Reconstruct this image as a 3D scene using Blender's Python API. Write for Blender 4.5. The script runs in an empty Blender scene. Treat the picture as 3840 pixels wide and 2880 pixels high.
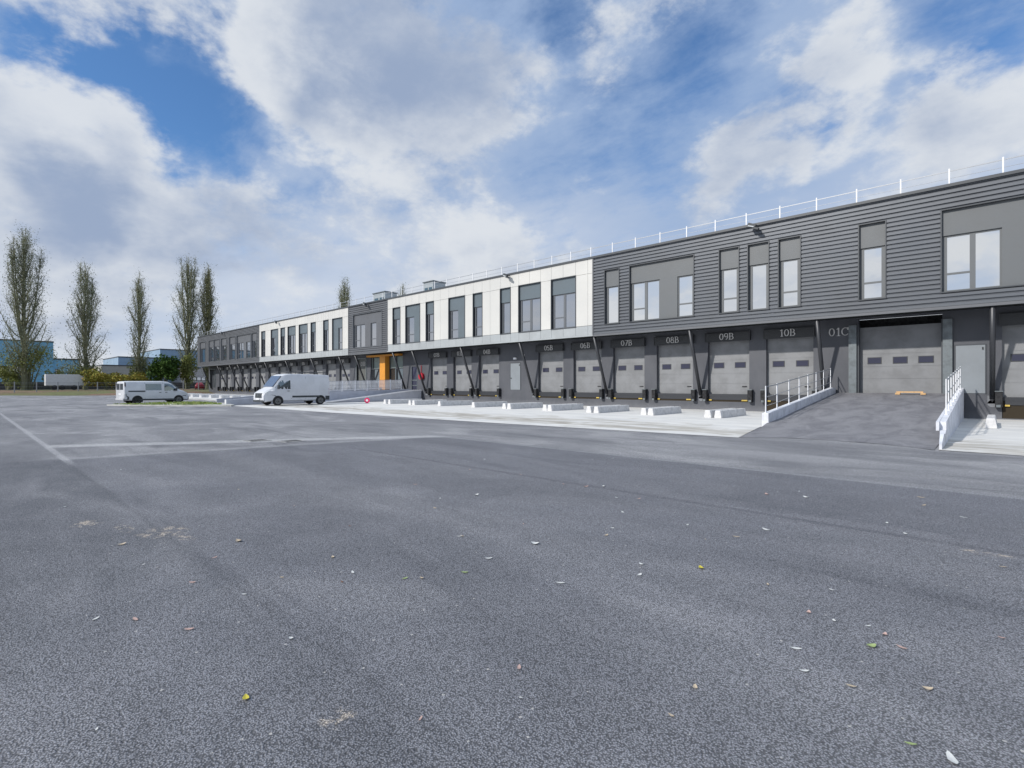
import bpy, bmesh, math, random
from mathutils import Vector, Matrix
sc = bpy.context.scene
random.seed(7)
# ---------------------------------------------------------------- camera
CA, SA = 0.6802, 0.7331
cam = bpy.data.cameras.new("camera"); co = bpy.data.objects.new("camera", cam)
sc.collection.objects.link(co); sc.camera = co
cam.sensor_width = 36; cam.lens = 18.0; cam.clip_end = 5000; cam.clip_start = 0.05
cam.shift_y = 5 / 3840
co.location = (0, 0, 1.6); co.rotation_euler = (math.radians(90), 0, math.asin(CA))
# ---------------------------------------------------------------- light
SUN = Vector((-0.34, -1.0, 0.70)).normalized()
sl = bpy.data.lights.new("sun", 'SUN'); sl.energy = 2.75; sl.angle = math.radians(1.5); sl.color = (1.0, 0.95, 0.88)
so = bpy.data.objects.new("sun", sl); sc.collection.objects.link(so)
so.rotation_euler = SUN.to_track_quat('Z', 'Y').to_euler()
sc.view_settings.view_transform = 'Standard'; sc.view_settings.look = 'None'
sc.view_settings.exposure = 0.48; sc.view_settings.gamma = 1
# ---------------------------------------------------------------- node helpers
def node(nt, t, ins=None, **kw):
    n = nt.nodes.new(t)
    for k, v in kw.items(): setattr(n, k, v)
    for k, v in (ins or {}).items():
        s = n.inputs[k]
        if isinstance(v, bpy.types.NodeSocket): nt.links.new(v, s)
        else: s.default_value = v
    return n
def mth(nt, op, a, b=0.0, c=None, clamp=False):
    ins = {0: a, 1: b}
    if c is not None: ins[2] = c
    n = node(nt, 'ShaderNodeMath', ins, operation=op); n.use_clamp = clamp
    return n.outputs[0]
def mixc(nt, f, a, b, bt='MIX'):
    n = node(nt, 'ShaderNodeMix', None, data_type='RGBA', blend_type=bt)
    for i, v in ((0, f), (6, a), (7, b)):
        if isinstance(v, bpy.types.NodeSocket): nt.links.new(v, n.inputs[i])
        else: n.inputs[i].default_value = v if i == 0 else ((*v, 1) if len(v) == 3 else v)
    return n.outputs[2]
def maprng(nt, v, a, b, c=0.0, d=1.0, smooth=True):
    n = node(nt, 'ShaderNodeMapRange', {0: v, 1: a, 2: b, 3: c, 4: d})
    n.interpolation_type = 'SMOOTHSTEP' if smooth else 'LINEAR'
    return n.outputs[0]
def noise(nt, vec, scale, detail=4, rough=0.5, dist=0.0, out=0):
    return node(nt, 'ShaderNodeTexNoise', {'Vector': vec, 'Scale': scale, 'Detail': detail, 'Roughness': rough, 'Distortion': dist}).outputs[out]
def vmap(nt, vec, scale=(1, 1, 1), loc=(0, 0, 0), rot=(0, 0, 0)):
    return node(nt, 'ShaderNodeMapping', {'Vector': vec, 'Scale': scale, 'Location': loc, 'Rotation': rot}).outputs[0]
# ---------------------------------------------------------------- world: sky and clouds by direction
w = bpy.data.worlds.new("World"); sc.world = w; w.use_nodes = True
nt = w.node_tree; nt.nodes.clear()
out = node(nt, 'ShaderNodeOutputWorld')
sky = node(nt, 'ShaderNodeTexSky', sky_type='NISHITA')
sky.sun_disc = False; sky.sun_elevation = math.radians(33.5); sky.sun_rotation = math.radians(198.8)
sky.air_density = 1.0; sky.dust_density = 0.6; sky.ozone_density = 2.5
tc = node(nt, 'ShaderNodeTexCoord').outputs['Generated']
sep = node(nt, 'ShaderNodeSeparateXYZ', {0: tc})
zc = mth(nt, 'ADD', mth(nt, 'MAXIMUM', sep.outputs[2], 0.0), 0.16)
pl = node(nt, 'ShaderNodeCombineXYZ', {0: mth(nt, 'DIVIDE', sep.outputs[0], zc), 1: mth(nt, 'DIVIDE', sep.outputs[1], zc), 2: 0.0}).outputs[0]
n1 = noise(nt, vmap(nt, pl, (0.85, 1.25, 1), (3.1, 1.7, 0), (0, 0, 0.6)), 0.95, 9, 0.58, 0.12)
n2 = noise(nt, vmap(nt, pl, (1.0, 2.3, 1), (7.3, 2.2, 0), (0, 0, 1.1)), 2.6, 9, 0.64, 0.2)
n3 = noise(nt, vmap(nt, pl, (1, 1.5, 1), (11.3, 5.2, 0), (0, 0, 0.4)), 0.75, 7, 0.52, 0.1)
wob = noise(nt, tc, 3.5, 5, 0.6, 0.0, out=1)
tcw = node(nt, 'ShaderNodeVectorMath', {0: node(nt, 'ShaderNodeVectorMath', {0: wob, 1: (0.5, 0.5, 0.5)}, operation='SUBTRACT').outputs[0], 3: 0.22}, operation='SCALE').outputs[0]
tcd = node(nt, 'ShaderNodeVectorMath', {0: node(nt, 'ShaderNodeVectorMath', {0: tc, 1: tcw}, operation='ADD').outputs[0]}, operation='NORMALIZE').outputs[0]
def blob(d, rad, amp):
    dt = node(nt, 'ShaderNodeVectorMath', {0: tcd, 1: Vector(d).normalized()}, operation='DOT_PRODUCT').outputs['Value']
    return mth(nt, 'MULTIPLY', maprng(nt, dt, math.cos(rad), 1.0), amp)
def total(lst):
    s = None
    for b in lst:
        v = blob(*b); s = v if s is None else mth(nt, 'ADD', s, v)
    return s
gap = total([((-0.888, 0.165, 0.425), .17, .36), ((-0.875, 0.255, 0.402), .14, .40), ((-0.905, 0.10, 0.42), .11, .26), ((-0.815, 0.262, 0.535), .05, .28),
             ((-0.486, 0.654, 0.60), .07, .30), ((-0.42, 0.79, 0.45), .18, .20), ((0.01, 0.89, 0.50), .12, .45), ((-0.197, 0.896, 0.377), .09, .25),
             ((-0.557, 0.727, 0.401), .12, .16), ((-0.33, 0.77, 0.56), .12, .22), ((-0.90, 0.27, 0.30), .08, .14)])
cum = total([((-0.791, 0.313, 0.525), 0.17, 0.40), ((-0.74, 0.392, 0.546), 0.20, 0.42), ((-0.703, 0.489, 0.516), 0.22, 0.44), ((-0.796, 0.376, 0.474), 0.16, 0.34), ((-0.831, 0.312, 0.461), 0.09, 0.20),
             ((-0.125, 0.877, 0.464), 0.08, 0.42), ((-0.169, 0.884, 0.435), 0.09, 0.36), ((-0.228, 0.886, 0.404), 0.11, 0.42), ((-0.298, 0.879, 0.373), 0.11, 0.42), ((-0.372, 0.861, 0.348), 0.10, 0.36),
             ((0.005, 0.929, 0.369), 0.11, 0.42), ((-0.027, 0.94, 0.341), 0.10, 0.26), ((-0.938, 0.045, 0.335), 0.12, 0.40), ((-0.957, 0.083, 0.276), 0.15, 0.34), ((-0.94, 0.139, 0.311), 0.12, 0.32), ((-0.916, 0.192, 0.352), 0.08, 0.26),
             ((-0.697, 0.649, 0.304), 0.09, 0.42), ((-0.635, 0.714, 0.296), 0.08, 0.38), ((-0.809, 0.424, 0.406), 0.08, 0.18), ((-0.862, 0.107, 0.495), 0.12, 0.36), ((-0.835, 0.20, 0.515), 0.08, 0.32), ((-0.62, 0.60, 0.45), .17, .24), ((0, -0.95, 0.3), .7, .22), ((-0.898, 0.053, 0.438), 0.10, 0.26),
             ((-0.524, 0.761, 0.383), 0.07, 0.20), ((-0.807, 0.477, 0.349), 0.11, 0.26), ((-0.086, 0.943, 0.322), 0.09, 0.26), ((-0.921, 0.32, 0.222), 0.16, 0.26), ((-0.972, 0.15, 0.179), 0.16, 0.26), ((-0.8, 0.56, 0.2), .2, .2)])
hz = maprng(nt, sep.outputs[2], 0.45, 0.02, 0.0, 0.42)
# a thin high veil, streaky
n5 = noise(nt, vmap(nt, tc, (1, 1, 1.7), (7.2, 1.1, 3.0), (0, 0.5, 0)), 9.0, 8, 0.62, 0.1)
veil = mth(nt, 'ADD', mth(nt, 'MULTIPLY', n1, 0.9), mth(nt, 'MULTIPLY', n2, 0.9))
veil = mth(nt, 'ADD', mth(nt, 'SUBTRACT', veil, gap), hz)
veil = mth(nt, 'ADD', veil, mth(nt, 'MULTIPLY', mth(nt, 'SUBTRACT', n5, .5), 0.9))
veil = maprng(nt, veil, 0.24, 1.02, 0.05, 0.96)
# heaped clouds with firmer edges
n4 = noise(nt, vmap(nt, tc, (1, 1, 1.9), (2.2, 6.1, 1.0), (0, 0.35, 0)), 3.4, 10, 0.60, 0.1)
fc = mth(nt, 'ADD', mth(nt, 'MULTIPLY', mth(nt, 'SUBTRACT', n4, .5), 2.6), mth(nt, 'MULTIPLY', mth(nt, 'SUBTRACT', n5, .5), 1.7))
fc = mth(nt, 'ADD', mth(nt, 'SUBTRACT', mth(nt, 'ADD', fc, cum), mth(nt, 'MULTIPLY', gap, .7)), mth(nt, 'MULTIPLY', hz, .35))
cm = maprng(nt, fc, -0.10, 0.55)
core = maprng(nt, fc, 0.25, 1.15)
lit = mth(nt, 'ADD', mth(nt, 'MULTIPLY', n3, 1.8), mth(nt, 'MULTIPLY', n5, 1.5))
lit = mth(nt, 'SUBTRACT', lit, mth(nt, 'MULTIPLY', core, .30))
lit = mth(nt, 'SUBTRACT', lit, total([((-0.68, 0.50, 0.53), .26, .38), ((-0.957, 0.117, 0.25), .09, .4), ((-0.90, 0.30, 0.24), .10, .4), ((-0.82, 0.44, 0.24), .12, .25)]))
lit = mth(nt, 'ADD', lit, total([((-0.80, 0.31, 0.50), .12, .35), ((-0.945, 0.061, 0.34), .14, .4), ((-0.15, 0.886, 0.44), .10, .05), ((-0.70, 0.645, 0.30), .10, .25), ((0.2, -0.9, 0.3), 1.0, .10)]))
ccol = mixc(nt, maprng(nt, lit, 0.85, 1.90), (3.1, 4.0, 5.6), (7.2, 7.75, 8.2))
vcol = mixc(nt, maprng(nt, mth(nt, 'ADD', n3, hz), .35, .95), (3.2, 4.5, 6.7), (6.0, 6.8, 7.9))
skc = mixc(nt, 1.0, sky.outputs[0], (0.72, 1.16, 1.52), 'MULTIPLY')
col = mixc(nt, veil, skc, vcol)
col = mixc(nt, mth(nt, 'MULTIPLY', cm, .92), col, ccol)
zen = maprng(nt, sep.outputs[2], 0.64, 0.92, 1.0, 1.5)  # overhead sky, out of view, brightened to add light on the ground
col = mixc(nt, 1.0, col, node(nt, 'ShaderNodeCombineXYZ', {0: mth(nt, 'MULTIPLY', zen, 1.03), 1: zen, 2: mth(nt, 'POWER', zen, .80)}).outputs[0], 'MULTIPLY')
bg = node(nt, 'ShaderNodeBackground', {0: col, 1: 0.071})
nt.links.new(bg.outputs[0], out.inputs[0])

# ---------------------------------------------------------------- materials
MATS = {}
def mat(name, col=(.5, .5, .5), rough=.6, metal=0.0, spec=.5, vary=0.0, vscale=3.0, bump=0.0, bscale=40.0, col2=None, emit=None, build=None):
    if name in MATS: return MATS[name]
    m = bpy.data.materials.new(name); m.use_nodes = True; nt = m.node_tree
    b = nt.nodes['Principled BSDF']; MATS[name] = m
    b.inputs['Base Color'].default_value = (*col, 1); b.inputs['Roughness'].default_value = rough
    b.inputs['Metallic'].default_value = metal; b.inputs['Specular IOR Level'].default_value = spec
    tc = node(nt, 'ShaderNodeTexCoord').outputs['Object']
    if build: build(nt, b, tc); return m
    if vary > 0:
        n = noise(nt, tc, vscale, 6, 0.6)
        c2 = col2 or tuple(max(0, c * (1 - vary)) for c in col)
        c = mixc(nt, maprng(nt, n, .35, .7), col, c2)
        nt.links.new(c, b.inputs['Base Color'])
        nt.links.new(maprng(nt, n, .3, .7, rough * .85, min(1, rough * 1.2)), b.inputs['Roughness'])
    if bump > 0:
        bn = node(nt, 'ShaderNodeBump', {'Strength': bump, 'Distance': .02, 'Height': noise(nt, tc, bscale, 4)})
        nt.links.new(bn.outputs[0], b.inputs['Normal'])
    return m
def b_asphalt(nt, b, tc):
    s = node(nt, 'ShaderNodeSeparateXYZ', {0: tc}); X, Y = s.outputs[0], s.outputs[1]
    wob = mth(nt, 'MULTIPLY', mth(nt, 'SUBTRACT', noise(nt, tc, .6, 3), .5), .35)
    wob2 = mth(nt, 'MULTIPLY', mth(nt, 'SUBTRACT', noise(nt, tc, 14, 3), .5), .10)
    Xw = mth(nt, 'ADD', X, mth(nt, 'ADD', wob, wob2)); Yw = mth(nt, 'ADD', Y, mth(nt, 'ADD', mth(nt, 'MULTIPLY', wob, .12), wob2))
    big = noise(nt, vmap(nt, tc, (.35, .8, 1), rot=(0, 0, -.5)), .55, 5, .6, .6)
    mid = noise(nt, tc, 1.7, 6, .65, .3); fine = noise(nt, tc, 9, 5, .7)
    # cross seam running from (-18.2,1.55) over (-15.3,5.9) to (-12.9,9.6)
    sx = mth(nt, 'ADD', Xw, mth(nt, 'SUBTRACT', 19.0, mth(nt, 'MULTIPLY', Y, 0.62)))       # >0 on our side of the gutter
    sx2 = mth(nt, 'ADD', Xw, mth(nt, 'SUBTRACT', 15.0, mth(nt, 'MULTIPLY', Y, 0.22)))      # >0 inside the newer patch
    inpatch = mth(nt, 'MULTIPLY', maprng(nt, sx2, -.3, .5), maprng(nt, Yw, 10.5, 10.0))
    inpatch = mth(nt, 'MULTIPLY', inpatch, maprng(nt, mth(nt, 'ADD', big, mth(nt, 'MULTIPLY', noise(nt, vmap(nt, tc, (.3, .6, 1), (9, 4, 0)), .5, 4, .6), .8)), .70, 1.15, 1.0, .62))
    old = mixc(nt, maprng(nt, big, .34, .66), (.44, .44, .455), (.27, .272, .29))
    new = mixc(nt, maprng(nt, big, .34, .66), (.228, .233, .260), (.160, .165, .188))
    c = mixc(nt, inpatch, old, new)
    leftz = mth(nt, 'MULTIPLY', maprng(nt, Yw, 1.60, 1.46), maprng(nt, X, -3.0, -6.5, .10, 1.0))
    c = mixc(nt, mth(nt, 'MULTIPLY', leftz, mth(nt, 'ADD', .25, mth(nt, 'MULTIPLY', inpatch, .55))), c, (.135, .142, .160))
    # dusty lighter tongues and darker wheel bands
    dust = mth(nt, 'MULTIPLY', maprng(nt, noise(nt, vmap(nt, tc, (.22, .9, 1), rot=(0, 0, .12)), 1.0, 6, .6, .8), .50, .72), .5)
    c = mixc(nt, dust, c, (.34, .34, .365))
    arc_ = noise(nt, vmap(nt, tc, (.5, 1.1, 1), (2, 8, 0), (0, 0, .9)), .38, 4, .5, 1.2)
    c = mixc(nt, maprng(nt, arc_, .46, .56, 0, .38), c, (.155, .16, .182))
    c = mixc(nt, maprng(nt, arc_, .42, .34, 0, .30), c, (.34, .34, .36))
    dk = mth(nt, 'MULTIPLY', maprng(nt, noise(nt, vmap(nt, tc, (.16, 1.0, 1), (5, 3, 0), (0, 0, -.08)), 1.2, 5, .55, .5), .56, .70), .55)
    c = mixc(nt, dk, c, (.135, .14, .16))
    c = mixc(nt, mth(nt, 'MULTIPLY', maprng(nt, mid, .40, .68), .30), c, (.27, .272, .30))
    # sediment in the gutter and the sealed joints
    def band(v, wd, amp, colr, c, lim=None):
        a = mth(nt, 'MULTIPLY', maprng(nt, mth(nt, 'ABSOLUTE', v), wd, wd * .3), amp)
        a = mth(nt, 'MULTIPLY', a, maprng(nt, mth(nt, 'ADD', fine, mth(nt, 'MULTIPLY', mid, .6)), .55, .95, .35, 1.0))
        if lim is not None: a = mth(nt, 'MULTIPLY', a, lim)
        return mixc(nt, a, c, colr)
    c = mixc(nt, mth(nt, 'MULTIPLY', mth(nt, 'MULTIPLY', maprng(nt, Yw, 6.7, 6.9), inpatch), .35), c, (.195, .200, .228))
    c = band(mth(nt, 'SUBTRACT', Yw, 6.8), .09, .55, (.12, .12, .14), c, maprng(nt, X, -12.5, -11))
    c = band(mth(nt, 'SUBTRACT', Yw, 4.1), .5, .22, (.36, .36, .38), c)
    front = mth(nt, 'MULTIPLY', maprng(nt, Yw, 1.45, 1.6), maprng(nt, Yw, 10.6, 10.0))
    c = band(sx, .60, .78, (.66, .66, .67), c, front)
    c = band(sx2, .30, .60, (.46, .46, .48), c, front)
    c = band(mth(nt, 'SUBTRACT', Yw, 10.22), .13, .55, (.42, .425, .45), c, maprng(nt, X, -13.6, -12.8))
    c = band(mth(nt, 'SUBTRACT', Y, 1.54), .10, .62, (.60, .60, .62), c, maprng(nt, X, -13.2, -14.4))
    c = band(mth(nt, 'SUBTRACT', Yw, 1.50), .05, .3, (.11, .115, .13), c, maprng(nt, X, -14.0, -12.8))
    c = band(mth(nt, 'SUBTRACT', Yw, 12.6), .9, .4, (.46, .46, .48), c, maprng(nt, X, -9, -4))
    # trodden-in sand patches
    def spot(x, y, rx, ry, c, colr=(.50, .44, .38)):
        d = mth(nt, 'ADD', mth(nt, 'POWER', mth(nt, 'DIVIDE', mth(nt, 'SUBTRACT', X, x), rx), 2), mth(nt, 'POWER', mth(nt, 'DIVIDE', mth(nt, 'SUBTRACT', Y, y), ry), 2))
        a = mth(nt, 'MULTIPLY', maprng(nt, d, 1.0, 0.0), maprng(nt, noise(nt, tc, 8.5, 6, .75), .49, .62))
        return mixc(nt, mth(nt, 'MULTIPLY', a, 1.5, clamp=True), c, colr)
    for q in ((-6.58, 1.5, .30, .28), (-7.65, 1.0, .24, .18), (-7.1, 1.25, .30, .10), (.0, 6.65, .24, .12), (-2.3, 1.24, .12, .10), (-6.2, 1.62, .2, .1)): c = spot(*q, c)
    # aggregate
    v = node(nt, 'ShaderNodeTexVoronoi', {'Vector': tc, 'Scale': 105.0, 'Randomness': 1.0}, feature='F1')
    v2 = noise(nt, tc, 130, 2, .5)
    g = maprng(nt, v.outputs['Distance'], .28, .66, 1.20, .42, False)
    g = mth(nt, 'MULTIPLY', g, maprng(nt, v2, .3, .7, .68, 1.34, False))
    g = mth(nt, 'MULTIPLY', g, maprng(nt, noise(nt, tc, 34, 3, .6), .3, .7, .84, 1.16, False))
    c = mixc(nt, 1.0, c, node(nt, 'ShaderNodeCombineXYZ', {0: g, 1: g, 2: g}).outputs[0], 'MULTIPLY')
    chip = node(nt, 'ShaderNodeTexVoronoi', {'Vector': tc, 'Scale': 17.0, 'Randomness': 1.0}, feature='F1')
    cs = node(nt, 'ShaderNodeSeparateColor', {0: chip.outputs['Color']})
    c = mixc(nt, mth(nt, 'MULTIPLY', maprng(nt, chip.outputs['Distance'], .17, .11), mth(nt, 'GREATER_THAN', cs.outputs[0], .93)), c, (.42, .41, .40))
    nt.links.new(c, b.inputs['Base Color'])
    b.inputs['Roughness'].default_value = .82; b.inputs['Specular IOR Level'].default_value = .35
    hgt = mth(nt, 'ADD', mth(nt, 'MULTIPLY', v.outputs['Distance'], -1.0), mth(nt, 'MULTIPLY', v2, .5))
    bn = node(nt, 'ShaderNodeBump', {'Strength': .75, 'Distance': .008, 'Height': hgt})
    bn2 = node(nt, 'ShaderNodeBump', {'Strength': .25, 'Distance': .05, 'Height': mid, 'Normal': bn.outputs[0]})
    nt.links.new(bn2.outputs[0], b.inputs['Normal'])
def b_ramp(nt, b, tc):
    n = noise(nt, vmap(nt, tc, (1.6, .7, 1), rot=(0, 0, .5)), .9, 7, .65, .8)
    c = mixc(nt, maprng(nt, n, .36, .66), (.27, .27, .29), (.18, .18, .20))
    k = noise(nt, vmap(nt, tc, (.8, 2.6, 1), (3, 0, 0), (0, 0, .35)), 2.2, 5, .6, .3)
    c = mixc(nt, maprng(nt, k, .60, .74, 0, .7), c, (.13, .13, .145))
    v = node(nt, 'ShaderNodeTexVoronoi', {'Vector': tc, 'Scale': 60.0})
    g = maprng(nt, v.outputs['Distance'], .05, .6, 1.2, .7, False)
    c = mixc(nt, 1.0, c, node(nt, 'ShaderNodeCombineXYZ', {0: g, 1: g, 2: g}).outputs[0], 'MULTIPLY')
    nt.links.new(c, b.inputs['Base Color']); b.inputs['Roughness'].default_value = .85
    bn = node(nt, 'ShaderNodeBump', {'Strength': .5, 'Distance': .008, 'Height': mth(nt, 'MULTIPLY', v.outputs['Distance'], -.6)})
    nt.links.new(bn.outputs[0], b.inputs['Normal'])
def b_apron(nt, b, tc):
    s = node(nt, 'ShaderNodeSeparateXYZ', {0: tc}); X, Y = s.outputs[0], s.outputs[1]
    n = noise(nt, vmap(nt, tc, (.35, 1.2, 1)), .8, 6, .6, .4); st = noise(nt, vmap(nt, tc, (.36, .95, 1), (4, 2, 0)), 1.0, 6, .6, 1.2)
    fine = noise(nt, tc, 9, 6, .7)
    c = mixc(nt, maprng(nt, n, .3, .7), (.70, .69, .67), (.58, .58, .575))
    edge = mth(nt, 'ADD', maprng(nt, Y, 22.5, 17.5, 0, .26), maprng(nt, Y, 17.2, 15.6, 0, -.22))
    c = mixc(nt, maprng(nt, mth(nt, 'ADD', st, edge), .58, .80, 0, .8), c, (.38, .355, .31))
    c = mixc(nt, maprng(nt, mth(nt, 'ADD', st, edge), .76, .90, 0, .55), c, (.22, .19, .165))
    c = mixc(nt, maprng(nt, fine, .55, .8, 0, .22), c, (.40, .39, .38))
    # cast joints every 3.55 m
    j = mth(nt, 'ABSOLUTE', mth(nt, 'SUBTRACT', mth(nt, 'FRACT', mth(nt, 'DIVIDE', X, 7.1)), .5))
    c = mixc(nt, maprng(nt, j, .003, .001, 0, .6), c, (.25, .25, .26))
    nt.links.new(c, b.inputs['Base Color']); b.inputs['Roughness'].default_value = .75
    bn = node(nt, 'ShaderNodeBump', {'Strength': .2, 'Distance': .01, 'Height': fine}); nt.links.new(bn.outputs[0], b.inputs['Normal'])
def b_ground(nt, b, tc):
    n = noise(nt, tc, .12, 6, .6, .3); n2 = noise(nt, tc, 1.5, 6, .7)
    c = mixc(nt, maprng(nt, n, .4, .6), (.13, .145, .05), (.21, .125, .085))
    c = mixc(nt, maprng(nt, n2, .35, .7, 0, .6), c, (.06, .065, .028))
    nt.links.new(c, b.inputs['Base Color']); b.inputs['Roughness'].default_value = .95
    bn = node(nt, 'ShaderNodeBump', {'Strength': .8, 'Distance': .15, 'Height': n2}); nt.links.new(bn.outputs[0], b.inputs['Normal'])
def b_wall(nt, b, tc):
    n = noise(nt, vmap(nt, tc, (1, 1, .5)), .9, 6, .6)
    c = mixc(nt, maprng(nt, n, .3, .7), (.084, .089, .104), (.064, .069, .083))
    s = node(nt, 'ShaderNodeSeparateXYZ', {0: tc})
    spl = maprng(nt, mth(nt, 'ADD', s.outputs[2], mth(nt, 'MULTIPLY', noise(nt, tc, 3, 5, .7), .5)), .15, .75, .55, 0)
    c = mixc(nt, spl, c, (.165, .172, .19))
    nt.links.new(c, b.inputs['Base Color']); b.inputs['Roughness'].default_value = .55
    bn = node(nt, 'ShaderNodeBump', {'Strength': .12, 'Distance': .01, 'Height': noise(nt, tc, 30, 3)}); nt.links.new(bn.outputs[0], b.inputs['Normal'])
def b_white(nt, b, tc):
    n = noise(nt, vmap(nt, tc, (.5, 1, .8)), .5, 5, .5); dr = noise(nt, vmap(nt, tc, (2.5, 1, .12)), 2.2, 5, .6)
    c = mixc(nt, maprng(nt, n, .3, .7), (.60, .595, .57), (.54, .54, .525))
    c = mixc(nt, maprng(nt, dr, .55, .8, 0, .35), c, (.60, .60, .59))
    nt.links.new(c, b.inputs['Base Color']); b.inputs['Roughness'].default_value = .35
def b_glass(tint, fac):
    def f(nt, b, tc):
        o = nt.nodes['Material Output']
        wv = node(nt, 'ShaderNodeBump', {'Strength': .10, 'Distance': .03, 'Height': noise(nt, tc, .9, 2)})
        gl = node(nt, 'ShaderNodeBsdfGlossy', {'Color': (*tint, 1), 'Roughness': .02, 'Normal': wv.outputs[0]})
        b.inputs['Base Color'].default_value = (.025, .03, .038, 1); b.inputs['Roughness'].default_value = .4
        mx = node(nt, 'ShaderNodeMixShader', {0: fac, 1: b.outputs[0], 2: gl.outputs[0]})
        nt.links.new(mx.outputs[0], o.inputs[0])
    return f
def b_bark(nt, b, tc):
    n = noise(nt, vmap(nt, tc, (1, 1, .3)), 3, 5, .7)
    nt.links.new(mixc(nt, maprng(nt, n, .3, .7), (.13, .13, .09), (.18, .185, .10)), b.inputs['Base Color']); b.inputs['Roughness'].default_value = .9
def b_leaf(c1, c2, c3):
    def f(nt, b, tc):
        n = noise(nt, tc, .55, 4, .6); n2 = noise(nt, tc, 2.6, 3, .6)
        c = mixc(nt, maprng(nt, n, .38, .62), c1, c2); c = mixc(nt, maprng(nt, n2, .5, .68), c, c3)
        nt.links.new(c, b.inputs['Base Color']); b.inputs['Roughness'].default_value = .7; b.inputs['Specular IOR Level'].default_value = .2
    return f
asphalt = mat('asphalt', build=b_asphalt); ramp_m = mat('ramp_asphalt', build=b_ramp); apron_m = mat('apron_concrete', build=b_apron)
ground_m = mat('ground_soil', build=b_ground); wall_m = mat('anthracite_render', build=b_wall); white_m = mat('white_panel', build=b_white)
band_m = mat('fascia_panel', (.37, .395, .41), .38, vary=.14, vscale=.8)
clad_m = mat('ribbed_cladding', (.128, .139, .157), .38, .3, vary=.18, vscale=.5)
clad2_m = mat('grey_cladding', (.132, .139, .153), .45, .2, vary=.15, vscale=.6)
spand_m = mat('spandrel', (.125, .135, .144), .40, vary=.10, vscale=.8)
spand2_m = mat('blue_spandrel', (.120, .150, .172), .35, vary=.12, vscale=.8)
frame_m = mat('window_frame', (.12, .13, .145), .4)
trim_m = mat('dark_trim', (.055, .062, .072), .42)
glass_m = mat('mirror_glass', build=b_glass((.98, .97, .95), .90)); glassd_m = mat('dim_glass', build=b_glass((.86, .86, .88), .55))
glassv_m = mat('vehicle_glass', build=b_glass((.70, .86, .90), .22)); dglass_m = mat('door_glass', (.035, .037, .065), .12)
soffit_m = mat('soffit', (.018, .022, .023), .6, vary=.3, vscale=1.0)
door_m = mat('sectional_door', (.222, .230, .243), .5, vary=.22, vscale=1.3)
pdoor_m = mat('steel_door', (.22, .245, .27), .5, vary=.1, vscale=1)
louver_m = mat('louvre', (.042, .045, .050), .45); black_m = mat('black_rubber', (.018, .019, .022), .8, vary=.4, vscale=8)
pit_m = mat('dock_pit', (.030, .022, .012), .9); steel_m = mat('dark_steel', (.045, .048, .055), .4, .3)
galv_m = mat('galvanised', (.175, .20, .215), .45, .35, vary=.3, vscale=4); yellow_m = mat('yellow_paint', (.55, .40, .08), .5, vary=.3, vscale=9)
whitep_m = mat('white_paint', (.82, .83, .86), .45, vary=.12, vscale=2); wire_m = mat('rail_wire', (.33, .35, .38), .4, .3)
parapet_m = mat('parapet_paint', (.70, .72, .78), .6, vary=.25, vscale=2.2, bump=.3)
pgrey_m = mat('parapet_concrete', (.50, .52, .58), .7, vary=.15, vscale=1.5, bump=.2)
conc_m = mat('block_concrete', (.66, .66, .67), .8, vary=.25, vscale=4, bump=.4)
orange_m = mat('orange_panel', (.70, .30, .035), .4, vary=.15, vscale=1); letter_m = mat('letter_white', (.58, .58, .58), .5)
curt_m = mat('green_blind', (.21, .27, .26), .5, vary=.2, vscale=2); red_m = mat('red_paint', (.45, .012, .03), .4)
wood_m = mat('pale_wood', (.62, .40, .20), .7, vary=.25, vscale=12)
van_m = mat('van_paint', (.62, .64, .68), .25, vary=.14, vscale=1.3); plast_m = mat('dark_plastic', (.035, .042, .05), .55)
tyre_m = mat('tyre', (.018, .018, .020), .85); rim_m = mat('rim', (.16, .17, .18), .35, .5); lamp_m = mat('headlamp', (.55, .58, .6), .1)
redl_m = mat('tail_lamp', (.35, .02, .02), .2); roof_m = mat('roof_membrane', (.3, .3, .3), .8)
bark_m = mat('poplar_bark', build=b_bark)
leafA_m = mat('poplar_leaf', build=b_leaf((.235, .26, .18), (.17, .195, .125), (.30, .32, .21)))
leafG_m = mat('poplar_leaf_green', build=b_leaf((.18, .185, .08), (.12, .13, .05), (.23, .23, .10)))
leafY_m = mat('yellow_bush', build=b_leaf((.27, .25, .05), (.16, .18, .035), (.32, .17, .03)))
leafD_m = mat('green_bush', build=b_leaf((.055, .11, .018), (.02, .05, .012), (.10, .17, .03)))
leafO_m = mat('olive_bush', build=b_leaf((.20, .22, .06), (.13, .15, .045), (.26, .27, .09)))
blue_m = mat('blue_cladding', (.20, .46, .68), .5, vary=.15, vscale=.3); blued_m = mat('dusky_blue', (.26, .38, .52), .5, vary=.15, vscale=.3)  # both blues paled, distance haze put into the colour
beige_m = mat('beige_render', (.42, .41, .38), .8, vary=.1); hedge_m = mat('dark_fence_panel', (.075, .08, .088), .8, vary=.4, vscale=.8)
fpost_m = mat('concrete_post', (.30, .31, .33), .8); grass_m = mat('short_grass', build=b_leaf((.25, .32, .08), (.16, .22, .05), (.34, .36, .15)))

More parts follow.
